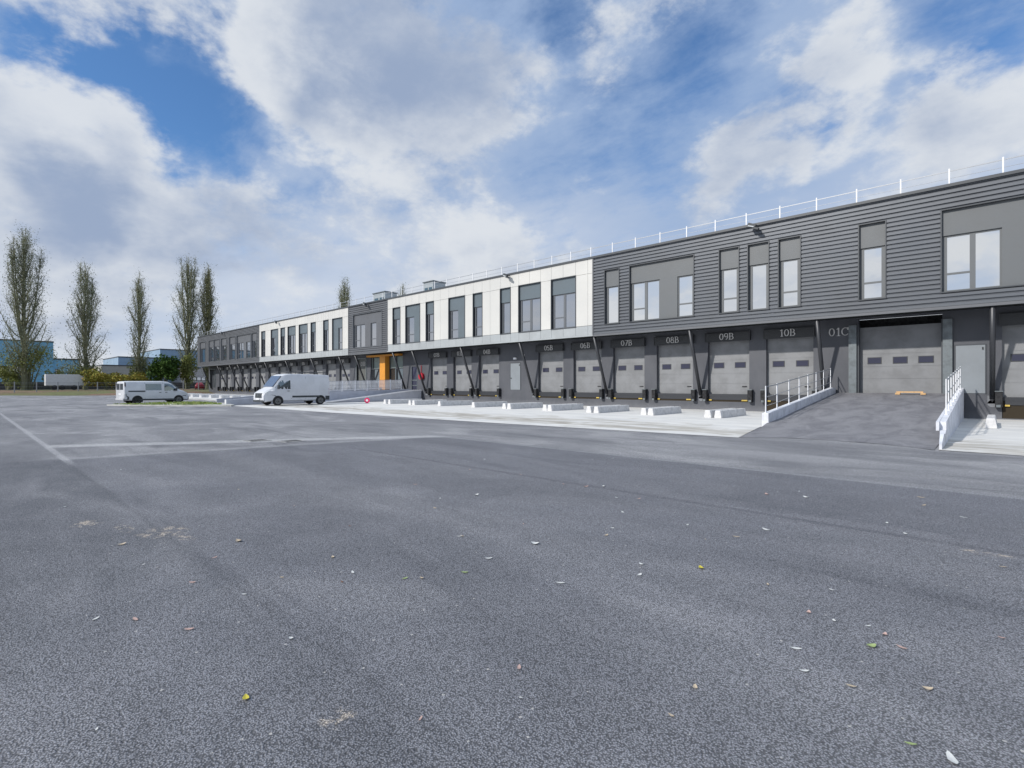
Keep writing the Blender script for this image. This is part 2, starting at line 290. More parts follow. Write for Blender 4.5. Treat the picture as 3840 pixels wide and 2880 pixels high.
# ---------------------------------------------------------------- mesh helpers
def P(u, v, z): return Vector((-u, v, z))          # u runs left along the facade, v towards it
class MB:
    def __init__(s): s.v = []; s.f = []
    def quad(s, *pts):
        n = len(s.v); s.v += [tuple(p) for p in pts]; s.f.append(tuple(range(n, n + len(pts)))); return s
    def box(s, a, b):                                # two corners in (u, v, z)
        (u0, v0, z0), (u1, v1, z1) = a, b
        x0, x1 = sorted((-u0, -u1)); y0, y1 = sorted((v0, v1)); z0, z1 = sorted((z0, z1)); return s.xbox(x0, x1, y0, y1, z0, z1)
    def xbox(s, x0, x1, y0, y1, z0, z1):
        n = len(s.v)
        s.v += [(x0, y0, z0), (x1, y0, z0), (x1, y1, z0), (x0, y1, z0), (x0, y0, z1), (x1, y0, z1), (x1, y1, z1), (x0, y1, z1)]
        for f in ((3, 2, 1, 0), (4, 5, 6, 7), (0, 1, 5, 4), (1, 2, 6, 5), (2, 3, 7, 6), (3, 0, 4, 7)): s.f.append(tuple(n + i for i in f))
        return s
    def tube(s, p, q, r, r2=None, k=8):
        p, q = Vector(p), Vector(q); r2 = r if r2 is None else r2
        d = (q - p).normalized(); a = d.orthogonal().normalized(); c = d.cross(a); n = len(s.v)
        for pt, rr in ((p, r), (q, r2)):
            for i in range(k):
                t = 2 * math.pi * i / k; s.v.append(tuple(pt + a * (rr * math.cos(t)) + c * (rr * math.sin(t))))
        for i in range(k): s.f.append((n + i, n + (i + 1) % k, n + k + (i + 1) % k, n + k + i))
        s.f.append(tuple(n + k - 1 - i for i in range(k))); s.f.append(tuple(n + k + i for i in range(k))); return s
    def bar(s, p, q, w, h):                          # rectangular bar, w across horizontally
        p, q = Vector(p), Vector(q); d = (q - p).normalized()
        a = d.cross(Vector((0, 0, 1)));  a = a.normalized() if a.length > 1e-4 else Vector((1, 0, 0)); c = a.cross(d); n = len(s.v)
        for pt in (p, q):
            for i, j in ((-1, -1), (1, -1), (1, 1), (-1, 1)): s.v.append(tuple(pt + a * (w / 2 * i) + c * (h / 2 * j)))
        for f in ((0, 1, 2, 3), (7, 6, 5, 4), (0, 4, 5, 1), (1, 5, 6, 2), (2, 6, 7, 3), (3, 7, 4, 0)): s.f.append(tuple(n + i for i in f))
        return s
    def prism(s, poly, fn0, fn1):                    # poly in 2-D, two functions giving the end faces
        n = len(s.v); k = len(poly)
        s.v += [tuple(fn0(*p)) for p in poly] + [tuple(fn1(*p)) for p in poly]
        s.f.append(tuple(n + i for i in reversed(range(k)))); s.f.append(tuple(n + k + i for i in range(k)))
        for i in range(k): s.f.append((n + i, n + (i + 1) % k, n + k + (i + 1) % k, n + k + i))
        return s
    def build(s, name, m, parent=None, fix=True, smooth=False, bevel=0):
        me = bpy.data.meshes.new(name); me.from_pydata(s.v, [], s.f)
        if fix:
            bm = bmesh.new(); bm.from_mesh(me); bmesh.ops.recalc_face_normals(bm, faces=bm.faces[:]); bm.to_mesh(me); bm.free()
        me.materials.append(m); me.update()
        if smooth: me.polygons.foreach_set('use_smooth', [True] * len(me.polygons))
        o = bpy.data.objects.new(name, me); sc.collection.objects.link(o)
        if bevel:
            md = o.modifiers.new('bevel', 'BEVEL'); md.width = bevel; md.segments = 2; md.limit_method = 'ANGLE'
        if parent is not None:
            o.parent = parent; o.matrix_parent_inverse = Matrix.Translation(-chain(parent))
        return o
def chain(p):                                       # parts keep world coordinates; only a thing's root is moved
    return Vector(p.location) if p.parent is None else Vector((0, 0, 0))
def tag(o, label=None, cat=None, group=None, kind=None):
    for k, v in (('label', label), ('category', cat), ('group', group), ('kind', kind)):
        if v: o[k] = v
    return o
def empty(name, loc=(0, 0, 0), label=None, cat=None, group=None, rz=0):
    o = bpy.data.objects.new(name, None); sc.collection.objects.link(o); o.location = loc; o.rotation_euler = (0, 0, rz)
    o.empty_display_size = .3; return tag(o, label, cat, group)
def part(mb, name, m, parent, **k):                 # mesh given in the parent's local space
    o = mb.build(name, m, None, **k); o.parent = parent; return o
def copy_tree(o, parent=None):
    c = o.copy(); sc.collection.objects.link(c)
    if parent is not None: c.parent = parent
    for ch in list(o.children): copy_tree(ch, c)
    return c

# ---------------------------------------------------------------- ground
g = MB(); g.quad((-1500, -1500, -.03), (1500, -1500, -.03), (1500, 1500, -.03), (-1500, 1500, -.03))
tag(g.build('ground', ground_m), kind='structure')
g = MB(); g.quad(P(-40, -60, 0), P(-40, 33.3, 0), P(108, 33.3, 0), P(102, 16, 0), P(103.5, 11, 0), P(116, 3, 0), P(150, -60, 0))
tag(g.build('yard', asphalt, fix=False), kind='structure')
g = MB(); g.quad(P(6.38, 20.9, .012), P(5.55, 16.1, .012), P(16, 15.3, .012), P(28, 14.7, .012), P(43.35, 14.3, .012), P(43.35, 33.1, .012), P(6.4, 33.1, .012), P(6.36, 20.9, .012))
g.quad(P(-14, 16.3, .012), P(.88, 16.35, .012), P(.85, 33.1, .012), P(-14, 33.1, .012))
g.quad(P(51, 17.5, .012), P(111, 17.5, .012), P(111, 33.1, .012), P(51, 33.1, .012))
tag(g.build('concrete_apron', apron_m), kind='structure')
# 01C ramp
prof = [(16.3, .008), (17.3, .022), (18.6, .05), (20, .10), (21, .17), (22.5, .27), (24, .42), (27, .68), (30, .94), (33.02, 1.20)]
g = MB()
for (v0, z0), (v1, z1) in zip(prof, prof[1:]):
    for k in range(8):
        def uu(v, k): 
            lft = 5.55 + min(1, max(0, (v - 16.1) / 4.9)) * .62
            return .955 + (lft - .955) * k / 8
        hh = lambda v, k, z: z + .006 * math.sin(k * 2.1 + v * 1.3)
        g.quad(P(uu(v0, k), v0 + (.10 * math.sin(k * 1.3) + .9 * math.sin(math.pi * k / 8)) * (v0 < 17), hh(v0, k, z0)), P(uu(v1, k), v1, hh(v1, k, z1)), P(uu(v1, k + 1), v1, hh(v1, k + 1, z1)), P(uu(v0, k + 1), v0 + (.10 * math.sin((k + 1) * 1.3) + .9 * math.sin(math.pi * (k + 1) / 8)) * (v0 < 17), hh(v0, k + 1, z0)))
tag(g.build('ramp', ramp_m, smooth=True), kind='structure')
# verge beyond the yard
g = MB(); vv = [-70 + 8 * i for i in range(22)]
ed = [(0, -.02), (3, .25), (8, .55), (14, .70), (40, .72), (400, .8)]
def base_u(v): return 103 + max(0, (14 - v)) * 1.05 if v < 14 else 103.2 if v < 30 else 108
for a, b in zip(vv, vv[1:]):
    for (d0, z0), (d1, z1) in zip(ed, ed[1:]):
        j = lambda v, d: .12 * math.sin(v * .9 + d) if d > 0 else 0
        g.quad(P(base_u(a) + d0, a, z0 + j(a, d0)), P(base_u(b) + d0, b, z0 + j(b, d0)), P(base_u(b) + d1, b, z1 + j(b, d1)), P(base_u(a) + d1, a, z1 + j(a, d1)))
tag(g.build('verge', ground_m, smooth=True), kind='structure')
# grass island in front of the first docks
isl = [(50.5, 7.8), (48.3, 8.9), (44.6, 11.7), (42.1, 14.0), (43.2, 14.6), (47, 15.2), (52.5, 15.2), (53.2, 12.5)]
g = MB(); g.prism(isl, lambda u, v: P(u, v, 0.0), lambda u, v: P(u, v, .10)); tag(g.build('kerb_island', mat('kerb', (.50, .50, .47), .8, vary=.25, vscale=2)), kind='structure')
g = MB(); rg = random.Random(3)
def inpoly(u, v, poly):
    r = False
    for i in range(len(poly)):
        (a, b), (c, d) = poly[i], poly[i - 1]
        if (b > v) != (d > v) and u < (c - a) * (v - b) / (d - b) + a: r = not r
    return r
for k in range(5200):
    u = rg.uniform(42, 53); v = rg.uniform(8, 15.1)
    if not inpoly(u, v, [(50.6, 8.2), (48.2, 9.2), (44.9, 11.9), (43, 13.6), (47, 14.9), (52.1, 14.9), (52.9, 12.5)]): continue
    if math.sin(u * 1.7) + math.sin(v * 2.3 + u) < -.5: continue
    h = rg.uniform(.05, .13); a = rg.uniform(0, 6.28); dx, dy = .05 * math.cos(a), .05 * math.sin(a)
    g.quad(P(u - dx, v - dy, .10), P(u + dx, v + dy, .10), P(u + dy * .8, v - dx * .8, .10 + h))
tag(g.build('grass', grass_m, fix=False), 'short pale green grass on the kerb island beside the small van', 'grass', kind='stuff')

# ---------------------------------------------------------------- the warehouse
V, V2 = 33.0, 31.0
UL, UR = 111.2, -12.0
bld = empty('warehouse_building', P(48, 33, 0), 'long two storey warehouse with dark and white cladding and a row of loading doors', 'warehouse')
def bp(mb, name, m, parent=None, **k): return mb.build(name, m, parent or bld, **k)
DOCKB = [('10B', 7.24, 9.75), ('09B', 10.72, 13.28), ('08B', 14.28, 16.87), ('07B', 17.81, 20.37), ('06B', 21.39, 23.99), ('05B', 24.99, 27.62),
         ('04B', 32.21, 34.86), ('03B', 35.87, 38.50), ('02B', 39.49, 42.09), ('', -3.15, -.51)]
AS = [59.43, 62.92, 66.48, 70.3, 74.03, 77.88, 81.52, 85.4, 89.26, 92.77, 96.67, 100.41, 104.08]
for i, s in enumerate(AS): DOCKB.append(('%02dA' % (14 - i), s - 1.25, s + 1.30))
FZ, LZ, HZ = 1.05, .56, 4.40
holes = []
for n, a, b in DOCKB: holes.append((a, b, .06 if n in ('10B', '') else LZ, HZ))
holes.append((1.62, 5.10, 1.18, 5.16))           # 01C ramp door
holes.append((46.9, 53.4, 1.18, 4.90))           # entrance glazing
holes.append((54.4, 56.5, 1.18, 4.75))           # 01B door
holes.append((44.3, 45.4, 1.18, 3.60)); holes.append((107.6, 110.4, 1.18, 4.6)); holes.append((-7.0, -4.2, LZ, HZ)); holes.append((-10.6, -8.0, LZ, HZ))
g = MB(); brk = sorted({UR, UL} | {h[0] for h in holes} | {h[1] for h in holes})
for a, b in zip(brk, brk[1:]):
    hs = [h for h in holes if h[0] <= a + 1e-6 and h[1] >= b - 1e-6]; z = -.05
    if hs: g.box((a, V, z), (b, V + .4, hs[0][2])); z = hs[0][3]
    g.box((a, V, z), (b, V + .4, 5.25))
bp(g, 'wall', wall_m)
g = MB(); g.box((UR, V + .9, 0), (UL, V + 1.1, 5.2)); bp(g, 'inner_wall', black_m)
g = MB(); g.box((UL, V, -.05), (UL + .15, V + 45, 5.25)); g.box((UL, V2 + .1, 5.25), (UL + .15, V + 45, 10.8)); bp(g, 'gable_wall', clad2_m)
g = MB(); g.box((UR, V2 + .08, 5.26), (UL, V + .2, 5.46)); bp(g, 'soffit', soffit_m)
g = MB(); g.box((UR, V2 + .35, 10.45), (UL, V + 45, 10.62)); bp(g, 'roof', roof_m)
g = MB(); g.box((UR, V2 - .07, 10.74), (UL + .2, V2 + .35, 10.88)); bp(g, 'coping', trim_m)

# bays: (u0, u1, spandrel, [(glass u0, u1, mullions, transom)], side)
BT, BB, GT = 9.70, 5.93, 8.54
def bay(u0, u1, gl, tone):
    return dict(u0=min(u0, u1), u1=max(u0, u1), gl=gl, tone=tone)
BAYS = []
def nb(a, b, tone, tr=0): BAYS.append(bay(a, b, [(min(a, b) + .1, max(a, b) - .1, 0, tr)], tone))
nb(106.63, 109.74, 'g'); nb(101.98, 104.6, 'g'); nb(98.92, 101.85, 'g'); nb(95.41, 98.04, 'g'); nb(91.41, 94.07, 'g')
BAYS.append(bay(84.65, 90.63, [(88.0, 90.5, 1, 1), (85.2, 86.9, 0, 1)], 'g')); nb(82.3, 84.3, 'g')
nb(79.08, 80.47, 'b', 1); BAYS.append(bay(74.51, 76.96, [(75.8, 76.85, 0, 1)], 'b')); nb(72.25, 73.61, 'b', 1)
BAYS.append(bay(68.93, 71.3, [(69.05, 71.2, 1, 1)], 'b')); BAYS.append(bay(65.39, 67.84, [(65.5, 67.74, 1, 1)], 'b'))
nb(63.13, 64.41, 'b', 1); nb(59.77, 61.04, 'b', 1); BAYS.append(bay(56.39, 58.77, [(56.5, 57.55, 0, 1)], 'b'))
BAYS.append(bay(47.98, 53.89, [(51.53, 53.78, 1, 1), (49.24, 50.37, 0, 1)], 'g'))
nb(44.58, 45.88, 'b', 1); BAYS.append(bay(41.23, 43.6, [(42.33, 43.48, 0, 1)], 'b')); nb(39.05, 40.23, 'b', 1)
BAYS.append(bay(34.59, 36.81, [(35.62, 36.7, 0, 1)], 'b')); nb(32.33, 33.47, 'b', 1); nb(28.96, 30.10, 'b', 0)
BAYS.append(bay(25.72, 28.01, [(25.82, 27.9, 1, 1)], 'b')); BAYS.append(bay(22.35, 24.62, [(22.45, 24.52, 1, 1)], 'b'))
nb(18.68, 19.81, 's'); BAYS.append(bay(13.38, 17.83, [(15.7, 17.72, 1, 1), (13.46, 14.48, 0, 1)], 's'))
nb(10.67, 11.78, 's', 1); nb(9.04, 10.13, 's', 0); nb(7.44, 8.5, 's', 1); nb(3.68, 4.75, 's', 1)
BAYS.append(bay(-6.5, 1.54, [(-.48, 1.44, 1, 1), (-4.2, -2.2, 1, 1)], 's')); nb(-9.6, -8.5, 's', 1)
SECT = [(81.34, UL, 'rib', clad2_m), (54.97, 81.34, 'panel', white_m), (46.89, 54.97, 'rib', clad2_m), (20.81, 46.89, 'panel', white_m), (UR, 20.81, 'rib', clad_m)]
def ribs(g, a, b, z0, z1):
    p = .2172; k0 = math.floor((z0 - 5.25) / p) - 1; pts = []
    for k in range(k0, k0 + 60):
        zb = 5.25 + k * p
        for dz, dv in ((0, 0.0), (.012, -.065), (.140, -.065), (.172, 0.0)): pts.append((zb + dz, dv))
    def at(z):
        for (za, da), (zb, db) in zip(pts, pts[1:]):
            if za <= z <= zb: return da + (db - da) * (z - za) / max(1e-6, zb - za)
        return 0
    seq = [(z0, at(z0))] + [q for q in pts if z0 < q[0] < z1] + [(z1, at(z1))]
    for (za, da), (zb, db) in zip(seq, seq[1:]):
        g.quad(P(b, V2 + .065 + da, za), P(a, V2 + .065 + da, za), P(a, V2 + .065 + db, zb), P(b, V2 + .065 + db, zb))
for sa_, sb_, kind, m in SECT:
    g = MB(); fb = MB(); bs = [b for b in BAYS if b['u0'] >= sa_ - .01 and b['u1'] <= sb_ + .01]
    br = sorted({sa_, sb_} | {b['u0'] for b in bs} | {b['u1'] for b in bs})
    if kind == 'panel':
        k0 = 24.62; jt = [k0 - 1.12 * i for i in range(-60, 6)]
        for a, b in zip(br, br[1:]):
            inb = any(q['u0'] <= a + 1e-4 and q['u1'] >= b - 1e-4 for q in bs)
            js = sorted([a] + [j for j in jt if a + .15 < j < b - .15] + [b])
            for c, d in zip(js, js[1:]):
                e = .009
                g.box((c + e, V2, BT + .01), (d - e, V2 + .12, 10.74)); 
                if not inb: g.box((c + e, V2, BB + .01), (d - e, V2 + .12, BT - .01))
                fb.box((c + e, V2 + .015, 5.262), (d - e, V2 + .12, BB - .012))
        bk = MB()
        for a, b in zip(br, br[1:]):
            inb = any(q['u0'] <= a + 1e-4 and q['u1'] >= b - 1e-4 for q in bs)
            if inb: bk.box((a, V2 + .13, 5.25), (b, V2 + .2, BB - .002)); bk.box((a, V2 + .13, BT), (b, V2 + .2, 10.74))
            else: bk.box((a, V2 + .13, 5.25), (b, V2 + .2, 10.74))
        bp(bk, 'backing', frame_m); bp(fb, 'fascia', band_m)
        g2 = MB(); g2.box((sa_ + .01, V2 - .03, 5.15), (sb_ - .01, V2 + .10, 5.255)); bp(g2, 'drip_edge', band_m)
    else:
        for a, b in zip(br, br[1:]):
            inb = any(q['u0'] <= a + 1e-4 and q['u1'] >= b - 1e-4 for q in bs)
            if inb: ribs(g, a, b, 5.25, BB); ribs(g, a, b, BT, 10.74)
            else: ribs(g, a, b, 5.25, 10.74)
        g2 = MB(); g2.box((sa_ + .01, V2 - .01, 5.12), (sb_ - .01, V2 + .10, 5.25)); bp(g2, 'drip_edge', clad2_m)
    bp(g, 'cladding', m, fix=False)
for u in (81.34, 54.97, 46.89, 20.81): bp(MB().box((u - .05, V2 - .025, 5.2), (u + .05, V2 + .1, 10.735)), 'corner_trim', clad2_m)
for q in BAYS:
    a, b = q['u0'], q['u1']; tn_ = q['tone']; D = .26
    gm = {'s': glass_m, 'b': glassd_m, 'g': glassd_m}[tn_]; if_ = spand2_m if tn_ == 'b' else spand_m
    if tn_ == 'g': if_ = clad2_m
    g = MB(); t = .05                                 # projecting lining around the opening
    g.box((a - t, V2 - .035, BB - t), (a, V2 + D + .05, BT + t)); g.box((b, V2 - .035, BB - t), (b + t, V2 + D + .05, BT + t))
    g.box((a, V2 - .035, BT), (b, V2 + D + .05, BT + t)); g.box((a, V2 - .035, BB - t), (b, V2 + D + .05, BB))
    w_ = bp(g, 'window_bay', trim_m if tn_ != 'g' else frame_m)
    g = MB(); sp = sorted(q['gl']); cur = a           # spandrel around the glazed parts
    g.box((a, V2 + .12, GT), (b, V2 + D, BT))
    for (c, d, mu, tr) in sp:
        if c - cur > .15: g.box((cur, V2 + .121, BB), (c, V2 + D, GT))
        cur = d
    if b - cur > .15: g.box((cur, V2 + .121, BB), (b, V2 + D, GT))
    bp(g, 'spandrel_panel', if_, w_)
    for (c, d, mu, tr) in sp:
        c2 = a if c - a < .16 else c; d2 = b if b - d < .16 else d
        g = MB(); fr = .075; y0, y1 = V2 + .19, V2 + .25
        g.box((c2, y0, BB), (c + fr, y1, GT)); g.box((d - fr, y0, BB), (d2, y1, GT)); g.box((c + fr, y0, BB), (d - fr, y1, BB + fr)); g.box((c + fr, y0, GT - fr), (d - fr, y1, GT))
        xs = [c + fr, d - fr]
        if mu: mdl = (c + d) / 2; g.box((mdl - .10, y0, BB + fr), (mdl + .10, y1, GT - fr)); xs = [c + fr, mdl - .10, mdl + .10, d - fr]
        if tr: g.box((xs[-2], y0 + .002, 6.72), (xs[-1], y1 - .002, 6.81))
        bp(g, 'window_frame', frame_m if tn_ != 's' else spand_m, w_)
        for i in range(0, len(xs), 2):
            gg = MB(); gg.box((xs[i], V2 + .225, BB + fr), (xs[i + 1], V2 + .235, GT - fr)); bp(gg, 'pane', gm, w_)

# lettering: strokes with thick and thin parts and small serifs
def arc(cx, cy, rx, ry, a0, a1, n=14): return [(cx + rx * math.cos(math.radians(a0 + (a1 - a0) * i / n)), cy + ry * math.sin(math.radians(a0 + (a1 - a0) * i / n))) for i in range(n + 1)]
GL = {'0': [arc(.33, .5, .25, .44, 0, 360, 22)], '1': [[(.33, .04), (.33, .96)], [(.15, .80), (.33, .95)], [(.16, .03), (.50, .03)]],
      '2': [arc(.32, .70, .23, .24, 170, -40) + [(.10, .06)], [(.10, .05), (.58, .05)]], '3': [arc(.30, .72, .21, .22, 150, -80), arc(.30, .27, .24, .23, 85, -150)],
      '4': [[(.46, .04), (.46, .96)], [(.46, .94), (.06, .30)], [(.06, .30), (.62, .30)], [(.34, .03), (.60, .03)]],
      '5': [[(.54, .93), (.16, .93)], [(.16, .93), (.13, .55)], arc(.31, .31, .24, .27, 130, -150)], '6': [arc(.33, .30, .23, .26, 0, 360, 20), arc(.46, .50, .36, .45, 180, 108, 8)],
      '7': [[(.08, .93), (.60, .93)], [(.60, .93), (.26, .04)]], '8': [arc(.33, .72, .19, .22, 0, 360, 18), arc(.33, .27, .24, .24, 0, 360, 18)],
      '9': [arc(.33, .70, .23, .26, 0, 360, 20), arc(.20, .50, .36, .45, 0, -72, 8)],
      'A': [[(.03, .04), (.36, .96)], [(.36, .96), (.69, .04)], [(.17, .34), (.56, .34)], [(0, .03), (.18, .03)], [(.54, .03), (.76, .03)]],
      'B': [[(.17, .04), (.17, .96)], [(.04, .95), (.38, .95)], [(.04, .05), (.40, .05)], [(.17, .52), (.40, .52)], arc(.38, .735, .20, .215, 90, -90, 9), arc(.40, .285, .25, .235, 90, -90, 9)],
      'C': [arc(.42, .5, .35, .44, 48, 318, 20), [(.68, .70), (.68, .94)]]}
def letters(txt, u_left, y, z, h, m, parent, name='door_number'):
    g = MB(); x = -u_left
    for ch in txt:
        for st in GL[ch]:
            for (xa, ya), (xb, yb) in zip(st, st[1:]):
                steep = abs(yb - ya) / (abs(yb - ya) + abs(xb - xa) + 1e-6); t = (.055 + .075 * steep) * h
                dx, dy = (xb - xa), (yb - ya); L = math.hypot(dx, dy) or 1; px, py = -dy / L * t / 2, dx / L * t / 2; ex, ey = dx / L * t * .2, dy / L * t * .2
                A_, B_ = (x + xa * h - ex, z + ya * h - ey), (x + xb * h + ex, z + yb * h + ey)
                poly = [(A_[0] - px, A_[1] - py), (B_[0] - px, B_[1] - py), (B_[0] + px, B_[1] + py), (A_[0] + px, A_[1] + py)]
                yy = y - .0004 * (len(g.f) % 17)
                g.prism(poly, lambda p, q: (p, yy, q), lambda p, q: (p, yy + .03, q))
        x += {'1': .60, 'C': .78, 'B': .76, 'A': .8}.get(ch, .70) * h
    return g.build(name, m, parent)
# loading doors
def dock(n, a, b, full=True):
    g = MB(); y = V + .26; z = FZ - .02
    zz = [z, 1.72, 2.35, 2.98 + .22, 3.82, HZ + .02]
    for i, (p, q) in enumerate(zip(zz, zz[1:])): g.box((a, y, p + .006), (b, y + .05, q - .006))
    g.box((a, y + .012, z), (b, y + .06, HZ + .02))
    d = bp(g, 'loading_door', door_m)
    if n: d['label'] = 'grey sectional loading door numbered ' + n
    for c in (a + .62, b - .62):
        gg = MB(); gg.box((c - .33, y - .02, 2.70), (c + .33, y, 3.06)); bp(gg, 'door_window_frame', louver_m, d)
        gg = MB(); gg.box((c - .29, y - .024, 2.735), (c + .29, y - .0205, 3.025)); bp(gg, 'door_window', dglass_m, d)
    gg = MB(); gg.box((a + .22, y - .04, 1.50), (a + .50, y, 1.55)); bp(gg, 'handle', black_m, d)
    gg = MB(); gg.box((a - .06, V - .20, HZ), (b + .06, V - .02, 4.92))
    for k in range(6): gg.box((a - .02, V - .215, HZ + .05 + .083 * k), (b + .02, V - .201, HZ + .09 + .083 * k))
    gg.box((a - .10, V - .23, HZ - .03), (a - .061, V, 4.95)); gg.box((b + .061, V - .23, HZ - .03), (b + .10, V, 4.95)); gg.box((a - .059, V - .235, HZ - .05), (b + .059, V - .17, HZ - .005))
    hd = bp(gg, 'door_header', louver_m, d)
    if n: letters(n, (a + b) / 2 + .46, V - .26, 4.46, .42, letter_m, d)
    gg = MB(); gg.box((a + .04, V - .02, FZ - .17), (b - .04, V + .3, FZ)); gg.box((a + .1, V - .01, LZ + .12), (b - .1, V + .2, FZ - .17)); bp(gg, 'dock_leveller', steel_m, d)
    gg = MB(); gg.box((a + .02, V + .03, .0), (b - .02, V + .4, FZ - .18)); bp(gg, 'dock_pit', pit_m, d)
    for s, c in ((1, a), (-1, b)):
        gg = MB(); gg.box((c - s * .24, V - .30, LZ + .02), (c + s * .02, V - .005, 1.30)); bm_ = bp(gg, 'dock_bumper', black_m, d, bevel=.02)
        bp(MB().box((c - s * .25, V - .32, 1.302), (c + s * .03, V - .003, 1.345)), 'bumper_plate', galv_m, d); bp(MB().box((c - s * .20, V - .315, LZ + .02), (c - s * .05, V - .301, LZ + .14)), 'bumper_foot', galv_m, d)
        gg = MB(); wd = .34 if s == 1 else .16
        gg.box((c + s * .10, V - .05, LZ + .06), (c + s * (.10 + wd), V - .021, LZ + .14)); bp(gg, 'hazard_mark', yellow_m, d)
    return d
for n, a, b in DOCKB: dock(n, a, b)
for a, b in ((-7.0, -4.2), (-10.6, -8.0)): dock('', a, b)
# 01C ramp door with galvanised posts
g = MB(); y = V + .3
for p, q in zip([1.18, 1.95, 2.60, 3.27, 3.90, 4.52], [1.95, 2.60, 3.27, 3.90, 4.52, 4.72]): g.box((1.62, y, p + .008), (5.10, y + .05, q - .008))
g.box((1.62, y + .012, 1.18), (5.10, y + .06, 4.72))
d = bp(g, 'ramp_door', door_m); d['label'] = 'wide grey sectional door at the head of the ramp, numbered 01C'
for c in (2.27, 3.32, 4.42):
    gg = MB(); gg.box((c - .31, y - .02, 2.74), (c + .31, y, 3.10)); bp(gg, 'door_window_frame', louver_m, d)
    gg = MB(); gg.box((c - .275, y - .024, 2.775), (c + .275, y - .0205, 3.065)); bp(gg, 'door_window', dglass_m, d)
for c in (1.24, 5.16): bp(MB().box((c, V - .17, 1.1), (c + .36, V - .003, 4.85)), 'door_post', galv_m, d)
gg = MB(); gg.box((1.605, V - .06, 1.1), (1.66, V + .3, 4.88)); gg.box((5.06, V - .06, 1.1), (5.155, V + .3, 4.88)); bp(gg, 'door_jamb', trim_m, d)
letters('01C', 6.48, V - .05, 4.32, .46, letter_m, d)
# personnel doors
for a, b, lab in ((.07, 1.12, 'plain pale grey steel door beside the wide ramp door'), (29.63, 30.77, 'plain pale grey steel door between docks 04B and 05B')):
    g = MB(); g.box((a, V - .03, 1.22), (b, V - .002, 3.52)); d = bp(g, 'service_door', pdoor_m); d['label'] = lab
    gg = MB(); gg.box((a - .05, V - .035, 1.2), (a - .001, V - .001, 3.57)); gg.box((b + .001, V - .035, 1.2), (b + .05, V - .001, 3.57)); gg.box((a, V - .035, 3.521), (b, V - .001, 3.57)); bp(gg, 'door_frame', trim_m, d)
    gg = MB(); gg.box((a + .06, V - .07, 3.3), (a + .10, V - .031, 3.42)); gg.box((b - .14, V - .08, 2.2), (b - .04, V - .031, 2.26)); bp(gg, 'handle', black_m, d)
letters('1', 29.32, V - .04, 3.78, .5, letter_m, bld, 'wall_number')
g = MB(); g.box((30.05, V - .14, 3.86), (30.35, V - .003, 4.02)); bp(g, 'wall_light', whitep_m)
# entrance: orange portal, blinds and dark glazing
g = MB(); g.box((49.57, V - .55, 1.15), (50.64, V + .25, 4.86)); g.box((46.86, V - .6, 4.87), (53.39, V - .1, 5.07)); pt = bp(g, 'entrance_portal', orange_m)
g = MB()
for c in (46.9, 48.2, 49.5, 50.66, 51.5, 52.9, 53.3): g.box((c, V + .02, 1.18), (c + .08, V + .12, 4.86))
g.box((46.98, V + .021, 3.46), (53.38, V + .119, 3.56)); en = bp(g, 'entrance_glazing', trim_m)
g = MB(); g.box((46.98, V + .13, 3.56), (49.5, V + .14, 4.84)); g.box((50.74, V + .13, 3.56), (53.3, V + .14, 4.84)); bp(g, 'blind', curt_m, en)
g = MB(); g.box((46.98, V + .13, 1.2), (49.5, V + .14, 3.46)); g.box((50.74, V + .13, 1.2), (53.3, V + .14, 3.46)); bp(g, 'pane', mat('entrance_glass', build=b_glass((.6, .68, .68), .35)), en)
g = MB(); g.box((44.3, V + .08, 1.18), (45.4, V + .14, 3.6)); ed_ = bp(g, 'entrance_door', dglass_m)
g = MB(); g.box((44.32, V + .04, 2.1), (45.38, V + .079, 2.2)); g.box((44.32, V + .04, 1.55), (45.38, V + .079, 1.63)); g.box((44.3, V - .02, 1.18), (44.38, V + .075, 3.6)); g.box((45.32, V - .02, 1.18), (45.4, V + .075, 3.6)); bp(g, 'door_frame', galv_m, ed_)
g = MB(); g.box((54.4, V + .2, 1.18), (56.5, V + .26, 4.75)); d = bp(g, 'side_door', mat('brown_grey_door', (.10, .105, .10), .5)); letters('01B', 55.9, V + .17, 3.95, .5, letter_m, d)
g = MB(); g.box((54.25, V - .06, 1.18), (54.4, V + .1, 4.9)); g.box((56.5, V - .06, 1.18), (56.65, V + .1, 4.9)); g.box((54.4, V - .06, 4.75), (56.5, V + .1, 4.9)); bp(g, 'door_frame', galv_m, d)
g = MB(); g.box((107.4, V - .08, 1.1), (107.6, V + .1, 4.8)); g.box((110.4, V - .08, 1.1), (110.6, V + .1, 4.8)); g.box((107.6, V - .08, 4.6), (110.4, V + .1, 4.8)); dd = bp(g, 'door_surround', galv_m)
g = MB(); g.box((107.6, V + .3, 1.18), (110.4, V + .36, 4.6)); bp(g, 'panel_door', trim_m, dd)
# hose reel by the entrance
g = MB(); g.tube(P(43.45, V - .26, 2.55), P(43.45, V - .01, 2.55), .36, k=20); hr = bp(g, 'hose_reel', red_m)
g = MB(); g.tube(P(43.55, V - .08, 2.9), P(43.55, V - .08, 3.7), .035); bp(g, 'pipe', red_m, hr)
